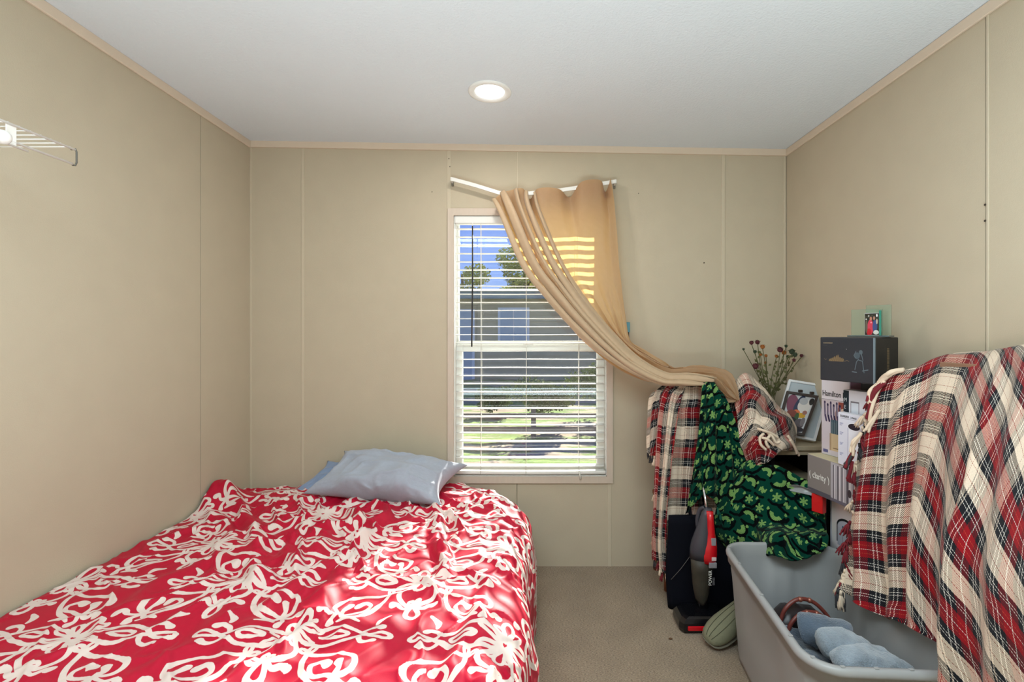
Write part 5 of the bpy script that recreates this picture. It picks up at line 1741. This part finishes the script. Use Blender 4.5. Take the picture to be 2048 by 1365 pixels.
tube('chrome_tube', [(vx_(1414.5), YV + .004, vz_(1022)), (vx_(1415), YV + .03, vz_(1000)), (vx_(1416), YV + .085, vz_(970))], .0062, m_chrome, vc, n=14)
tube('grip', smooth_pts([(vx_(1404), YV + .02, vz_(1080)), (vx_(1399), YV + .03, vz_(1050)), (vx_(1404), YV + .03, vz_(1026)), (vx_(1411), YV + .015, vz_(1018))], 6), .010, m_vgry, vc)
tube('lower_tube', [(vx_(1405), YV + .035, vz_(1120)), (vx_(1405), YV + .04, .14), (vx_(1408), YV + .01, .055)], [.034, .030, .026], m_vblk, vc, n=16)
bm = bmesh.new()
hp = [(-.115, -.045), (-.10, -.07), (.095, -.07), (.115, -.05), (.115, .05), (.09, .075), (-.09, .075), (-.115, .05)]
ringsH = []
for z, s in ((.004, .96), (.02, 1.0), (.045, .98), (.062, .86), (.068, .70)):
    ringsH.append([Vector((.772 + x * s, 2.205 + y * s, z)) for x, y in hp])
bm.free()
loft('floor_head', ringsH, m_vblk, vc, smooth=False)
box('red_strip', (.69, 2.130, .016), (.80, 2.140, .036), m_vred, vc, .004, 2)
tube('wheel', [(.665, 2.24, .018), (.672, 2.24, .018)], .017, m_vblk, vc, n=16)

# ------------------------------------------------------------------ shoe
m_shoe = pmat('olive_quilted_canvas', (122, 122, 98), rough=.9, noise=.08, nscale=60, bump=.3, bscale=300)
m_sole = pmat('shoe_sole', (110, 106, 92), rough=.8, noise=.1)
shr = empty('slipper_shoe', (.84, 2.06, 0), 'olive green quilted shoe tipped against the tote beside the vacuum', 'shoe')
toe, heel = Vector((.772, 2.045, .052)), Vector((.985, 2.16, .125))
ax = (heel - toe).normalized()
upv = Vector((-.35, -.50, .80)); upv = (upv - ax * upv.dot(ax)).normalized()
sdv = ax.cross(upv).normalized()
prof = [(-.035, .006, .004), (-.028, .024, .018), (-.012, .036, .030), (.015, .043, .038), (.05, .045, .044), (.09, .042, .048), (.13, .038, .050), (.165, .036, .050), (.195, .030, .046), (.21, .012, .03)]
rings = []
for t, w_, h_ in prof:
    w_ *= 1.25; h_ *= 1.25; t *= 1.2
    rings.append([toe + ax * t + sdv * (math.cos(a) * w_) + upv * ((math.sin(a) * h_) if math.sin(a) > 0 else math.sin(a) * h_ * .45) for a in np.linspace(0, 2 * math.pi, 30, endpoint=False)])
sho = loft('upper', rings, m_shoe, shr)
rings = []
for t, w_, h_ in prof:
    w_ *= 1.25; h_ *= 1.25; t *= 1.2
    rings.append([toe + ax * t * 1.03 + sdv * (math.cos(a) * (w_ + .003)) - upv * (h_ * .36 + .004) + upv * (.007 * math.sin(a)) for a in np.linspace(0, 2 * math.pi, 24, endpoint=False)])
loft('sole', rings, m_sole, shr)
m_seam2 = pmat('dark_olive_seam', (70, 72, 54), rough=.9)
for lat in (-.5, -.05, .4):
    pts = []
    for t, w_, h_ in prof[1:-1]:
        w_ *= 1.25; h_ *= 1.25; t *= 1.2
        a = math.pi / 2 + lat
        pts.append(toe + ax * t + sdv * (math.cos(a) * w_) + upv * (math.sin(a) * h_) * 1.005)
    tube('seam', smooth_pts(pts, 4), .0012, m_seam2, shr, n=5)
tube('pull_tab', smooth_pts([heel + Vector((-.055, -.01, .03)), heel + Vector((-.035, .0, .045)), heel + Vector((-.01, .01, .075))], 5), [.009] * 6 + [.006] * 5, pmat('coral_red_rubber', (190, 44, 36), rough=.5), shr, n=8, flat=.5)

# ------------------------------------------------------------------ storage tote
m_tote = pmat('translucent_grey_plastic', (166, 166, 166), rough=.38, noise=.03, nscale=6, translucent=.10)
tt = empty('storage_tote', (1.0, 1.65, 0), 'large open grey plastic storage tote on the carpet, blanket hanging over its rim', 'storage tote')
rimc = [Vector((.815, 2.065, 0)), Vector((.745, 1.275, 0)), Vector((1.165, 1.25, 0)), Vector((1.283, 2.05, 0))]
cen = sum(rimc, Vector()) / 4
def tring(scale, z, rad, off=0.0, n=12, notch=0.0):
    cs = [cen + (c - cen) * scale for c in rimc]
    out = []
    for i in range(4):
        p, c, q = cs[i - 1], cs[i], cs[(i + 1) % 4]
        a, b_ = (p - c).normalized(), (q - c).normalized()
        half = math.acos(max(-1, min(1, a.dot(b_)))) / 2
        d = rad / math.tan(half)
        o = c + (a + b_).normalized() * (rad / math.sin(half))
        s, e = c + a * d - o, c + b_ * d - o
        s0, e0 = s.normalized(), e.normalized()
        angt = math.acos(max(-1, min(1, s0.dot(e0))))
        for k in range(n + 1):
            t = k / n
            v = (s0 * math.sin((1 - t) * angt) + e0 * math.sin(t * angt)) / math.sin(angt)
            out.append(o + v * (rad + off))
        # straight to next corner, subdivided so that the ends can be indented
        nx_c = cs[(i + 1) % 4]
        st = c + b_ * d
        nb = (c - nx_c).normalized()
        nn = (cs[(i + 2) % 4] - nx_c).normalized()
        half2 = math.acos(max(-1, min(1, nb.dot(nn)))) / 2
        en = nx_c + nb * (rad / math.tan(half2))
        dirn = (en - st)
        outn = Vector((dirn.y, -dirn.x, 0)).normalized()
        if outn.dot((st + en) / 2 - cen) < 0: outn = -outn
        for k in range(1, 16):
            t = k / 16
            inn = 0.0
            if i in (1, 3) and notch:       # short ends carry an indented grip
                inn = notch * max(0.0, min(1.0, (t - .28) / .06)) * max(0.0, min(1.0, (.72 - t) / .06))
            if i in (0, 2) and notch:
                inn = notch * .5 * max(0.0, min(1.0, (t - .22) / .05)) * max(0.0, min(1.0, (.78 - t) / .05))
            out.append(st + dirn * t + outn * (off - inn))
    return [Vector((v.x, v.y, z)) for v in out]


RINGS = [tring(.83, .006, .05), tring(.845, .03, .06), tring(.90, .22, .07, notch=.012), tring(.935, .335, .08, notch=.022), tring(.95, .37, .08), tring(.955, .395, .085), tring(.957, .40, .085, .010), tring(.960, .425, .085, .011), tring(.960, .427, .085, .016),
         tring(.962, .436, .085, .017), tring(.962, .446, .085, .014), tring(.962, .450, .085, .006), tring(.962, .449, .085, -.002), tring(.958, .440, .085, -.005), tring(.950, .395, .085, -.005), tring(.945, .37, .08, -.005), tring(.93, .335, .08, -.005, notch=.022), tring(.895, .22, .07, -.005, notch=.012), tring(.84, .035, .06, -.005), tring(.82, .012, .05, -.006)]
bm = bmesh.new()
R = [[bm.verts.new(p) for p in r] for r in RINGS]
nn_ = len(R[0])
for i in range(len(R) - 1):
    for k in range(nn_):
        bm.faces.new((R[i][k], R[i][(k + 1) % nn_], R[i + 1][(k + 1) % nn_], R[i + 1][k]))
bm.faces.new(R[0][::-1]); bm.faces.new(R[-1])
from_bm('tub', bm, m_tote, tt, True)
# small moulded ribs on the rim
rim_mid = tring(.962, .4505, .085, .004)
for k in range(3, nn_, 6):
    p = rim_mid[k]
    if p.y < 2.03 and p.x < 1.2:
        box('rim_rib', (p.x - .006, p.y - .004, .4495), (p.x + .006, p.y + .004, .4525), m_tote, tt, .001)

# ------------------------------------------------------------------ things in the tote
m_plush = pmat('pale_blue_grey_plush', (142, 152, 162), rough=.95, noise=.5, nscale=22, bump=.9, bscale=220, sheen=.6)
m_denim = pmat('slate_blue_plush', (86, 100, 116), rough=.95, noise=.5, nscale=22, bump=.9, bscale=220, sheen=.5)


def lump(name, pts, rads, mat, parent=None, seed=0, flat=.8):
    """a soft roll of cloth: thick rounded tube with crumple, closed ends"""
    sp = smooth_pts(pts, 8)
    n = len(sp)
    rr_ = np.interp(np.linspace(0, 1, n), np.linspace(0, 1, len(rads)), rads)
    endr = np.sqrt(np.clip(1 - (np.linspace(-1, 1, n)) ** 8, .01, 1))
    rings = []
    for i, p in enumerate(sp):
        t = (sp[min(i + 1, n - 1)] - sp[max(i - 1, 0)]).normalized()
        a = t.cross(UPZ).normalized(); b_ = a.cross(t)
        r = []
        for k in range(26):
            th_ = 2 * math.pi * k / 26
            rad = rr_[i] * endr[i] * (1 + .26 * float(vnoise(i * .22, math.cos(th_) * 1.3 + 5, seed)) + .16 * float(vnoise(i * .45, math.sin(th_) * 2.2 + 9, seed + 2)) + .06 * float(vnoise(i * 1.3, th_ * 2, seed + 4)))
            r.append(p + a * math.cos(th_) * rad + b_ * math.sin(th_) * rad * flat)
        rings.append(r)
    return loft(name, rings, mat, parent)


pb = empty('plush_blanket', (1.0, 1.5, .02), 'pale blue-grey plush blanket bundled in the front of the tote', 'blanket')
lump('blanket_roll', [P(1600, 1262, 1.66), P(1650, 1262, 1.62), P(1700, 1290, 1.58)], [.055, .07, .06], m_denim, pb, 1)
lump('blanket_roll', [P(1640, 1295, 1.50), P(1680, 1290, 1.50), P(1740, 1310, 1.50), P(1800, 1335, 1.47)], [.045, .052, .045, .035], m_plush, pb, 3)
lump('blanket_roll', [P(1665, 1325, 1.42), P(1720, 1318, 1.42), P(1780, 1332, 1.42), P(1830, 1355, 1.42)], [.04, .045, .04, .03], m_plush, pb, 5)
Xp, Yp = np.meshgrid(np.linspace(.835, 1.135, 50), np.linspace(1.37, 1.78, 60))
hb = .27 + .03 * fbm(Xp * 9, Yp * 9, 7) - .26 * np.clip(np.maximum(np.abs(Xp - .985) / .15, np.abs(Yp - 1.575) / .205) - .72, 0, 1) ** 1.5 * 4
Vp = np.stack([Xp, Yp, np.maximum(hb, .02)], -1)
grid_mesh('blanket_base', Vp, Xp, Yp, m_denim, pb)
m_leather = pmat('dark_brown_leather', (36, 26, 28), rough=.4, noise=.2, nscale=60)
m_cord2 = pmat('copper_brown_handle', (112, 52, 44), rough=.35, noise=.2, nscale=60)
hbg = empty('dark_handbag', (1.0, 1.80, .1), 'dark handbag with two copper brown arched handles, inside the tote', 'handbag')
lump('bag_body', [(.90, 1.795, .20), (.97, 1.80, .255), (1.05, 1.795, .25), (1.11, 1.78, .18)], [.05, .065, .065, .05], m_leather, hbg, 12, .95)
for k, (dy, dz, m_) in enumerate(((0.0, 0, m_cord2), (-.045, -.022, m_cord2))):
    tube('bag_handle', smooth_pts([(.905, 1.76 + dy, .26 + dz), (.925, 1.76 + dy, .325 + dz), (.975, 1.765 + dy, .362 + dz), (1.035, 1.765 + dy, .352 + dz), (1.085, 1.755 + dy, .30 + dz), (1.11, 1.75 + dy, .235 + dz)], 8), .0072, m_, hbg, n=10)
    for px_ in (.985, 1.02):
        bm = bmesh.new(); bmesh.ops.create_icosphere(bm, subdivisions=2, radius=.010)
        bmesh.ops.translate(bm, verts=bm.verts, vec=(px_, 1.765 + dy, .363 + dz - (px_ - .98) * .1)); from_bm('handle_ring', bm, pmat('copper_ring', (150, 92, 76), rough=.3, metal=.5), hbg, True)

# ------------------------------------------------------------------ cabinet under the right throw
m_cabw = pmat('mid_brown_wood', (142, 106, 84), rough=.5, noise=.12, nscale=14, stretch=(8, 1, 1))
cab = empty('narrow_wooden_cabinet', (1.38, 1.3, 0), 'narrow brown wooden cabinet against the right wall, covered by the big throw', 'cabinet')
box('carcass', (1.335, .95, 0), (1.452, 1.55, 1.235), m_cabw, cab, .002)
box('cabinet_top', (1.325, .94, 1.235), (1.455, 1.56, 1.253), m_cabw, cab, .003)
for y0_, y1_ in ((.97, 1.24), (1.26, 1.53)):
    d_ = box('door', (1.327, y0_, .05), (1.335, y1_, 1.20), m_cabw, cab, .002)

# ------------------------------------------------------------------ big plaid throw on the right
tr = empty('big_plaid_throw', (1.3, 1.5, 1.2), 'big black, red and cream plaid throw at the right edge, hanging over the tote', 'throw')
R_ = [
    [(1768, 752, 1.735), (1830, 738, 1.67), (1885, 711, 1.66), (1985, 703, 1.49), (2048, 690, 1.38), (2150, 690, 1.24), (2300, 690, 1.08)],
    [(1748, 778, 1.745), (1800, 758, 1.66), (1868, 726, 1.60), (1962, 716, 1.43), (2030, 702, 1.32), (2130, 690, 1.18), (2280, 690, 1.02)],
    [(1724, 850, 1.76), (1775, 840, 1.68), (1840, 830, 1.56), (1925, 830, 1.38), (2003, 820, 1.23), (2110, 820, 1.10), (2265, 820, .96)],
    [(1705, 960, 1.79), (1765, 950, 1.69), (1830, 945, 1.55), (1900, 950, 1.37), (1975, 950, 1.19), (2095, 950, 1.05), (2255, 950, .92)],
    [(1693, 1080, 1.79), (1755, 1078, 1.675), (1820, 1078, 1.52), (1880, 1085, 1.365), (1948, 1090, 1.17), (2088, 1090, 1.0), (2245, 1090, .88)],
    [(1690, 1150, 1.77), (1752, 1178, 1.64), (1815, 1195, 1.49), (1872, 1225, 1.345), (1938, 1240, 1.15), (2080, 1240, .97), (2240, 1240, .86)],
    [(1685, 1182, 1.755), (1747, 1226, 1.62), (1806, 1248, 1.465), (1868, 1290, 1.325), (1934, 1400, 1.14), (2080, 1440, .96), (2240, 1440, .86)],
]


def big_disp(u, v):
    low = np.clip(v * 1.6 - .15, 0, 1)
    d = .027 * np.sin(u * 43 + .8 * np.sin(v * 4)) * low * np.clip(1.05 - u, 0, 1)
    d = d + .010 * np.sin(u * 21 + 1.3 + v * 2) * low
    # one deep fold where the cloth turns the corner
    d = d - .045 * np.exp(-((u - .605 - .02 * v) / .018) ** 2) * np.clip(v * 2 - .3, 0, 1)
    d = d + .035 * np.exp(-((u - .665 - .02 * v) / .035) ** 2) * np.clip(v * 2 - .3, 0, 1)
    d = d + .014 * np.exp(-(((u - .20) + .25 * (v - .15)) / .05) ** 2) * np.clip(1 - v * 2, 0, 1)
    return d + .006 * fbm(u * 6, v * 5, 17)


VR, ur, vr_ = patch([[P(*q) for q in r] for r in R_], 330, 260, big_disp)
UR, WR = arc_uv(VR)
UR = np.repeat(UR[130:131], VR.shape[0], 0) * .5 + UR * .5
u0 = np.clip(UR - .40, 0, 9)
Wt = -WR + .10 * UR + .95 * u0
Ut = UR + .45 * u0 - .10 * WR
grid_mesh('throw_cloth', VR, Ut + .075, Wt + .19, m_plaid, tr, solid=.006)
edge_pts = [Vector(VR[j, 0]) + Vector((-.003, 0, 0)) for j in range(25, 250, 7)]
cols_ = ['cream'] * 3 + ['red', 'red', 'dark', 'cream', 'cream', 'cream', 'cream', 'red', 'dark', 'red', 'cream', 'red', 'red', 'red', 'cream', 'cream', 'red', 'red', 'red', 'red', 'red', 'dark', 'red', 'cream']
tassels(tr, edge_pts, cols_, 12, scale=1.25, drift=(0, .35, 0), spread=.25)
tassels(tr, [Vector(VR[-1, i]) for i in range(0, 6, 3)], ['dark', 'cream'], 13, scale=1.8, spread=.1)
# knotted fringe bundles at the upper left corner
def strands(pl, n, r, spread, mats, parent, seed):
    rr3 = random.Random(seed)
    for k in range(n):
        pts = [P(*q) + Vector((rr3.uniform(-1, 1), rr3.uniform(-.6, .6), rr3.uniform(-1, 1))) * spread * (.4 + .6 * i / len(pl)) for i, q in enumerate(pl)]
        tube('fringe_strand', smooth_pts(pts, 6), r * rr3.uniform(.8, 1.2), mats[k % len(mats)], parent, n=7)


strands([(1806, 741, 1.655), (1782, 747, 1.66), (1760, 762, 1.70), (1744, 784, 1.715), (1738, 806, 1.715)], 7, .0062, .010, [m_yc, m_yc, m_yc, m_yr], tr, 1)
strands([(1770, 765, 1.68), (1752, 784, 1.70), (1744, 812, 1.71), (1738, 842, 1.72)], 6, .0052, .012, [m_yr, m_yc, m_yr], tr, 2)
strands([(1756, 822, 1.70), (1744, 842, 1.71), (1732, 862, 1.72)], 5, .0048, .010, [m_yc], tr, 3)
strands([(1722, 868, 1.74), (1708, 886, 1.75), (1700, 906, 1.76)], 6, .005, .014, [m_yc], tr, 4)
strands([(1706, 900, 1.76), (1700, 918, 1.765), (1694, 934, 1.77)], 5, .005, .012, [m_yk, m_yr], tr, 5)
strands([(1704, 925, 1.77), (1700, 945, 1.775), (1697, 962, 1.78)], 4, .005, .010, [m_yr], tr, 6)
strands([(1686, 1184, 1.75), (1688, 1204, 1.75), (1689, 1222, 1.75)], 5, .0035, .006, [m_yc, m_yk], tr, 7)

# crumb of dry leaf on the carpet
bm = bmesh.new(); bmesh.ops.create_icosphere(bm, subdivisions=1, radius=.009)
for v in bm.verts: v.co = Vector((v.co.x * 1.1 + P(1341, 1280, F * EYE / 612).x, v.co.y * .7 + F * EYE / 612, v.co.z * .35 + .004))
o_ = from_bm('leaf_crumb', bm, pmat('dry_brown_leaf', (92, 64, 40), rough=.9)); tag(o_, 'small brown crumb of dry leaf on the carpet before the vacuum', 'debris')
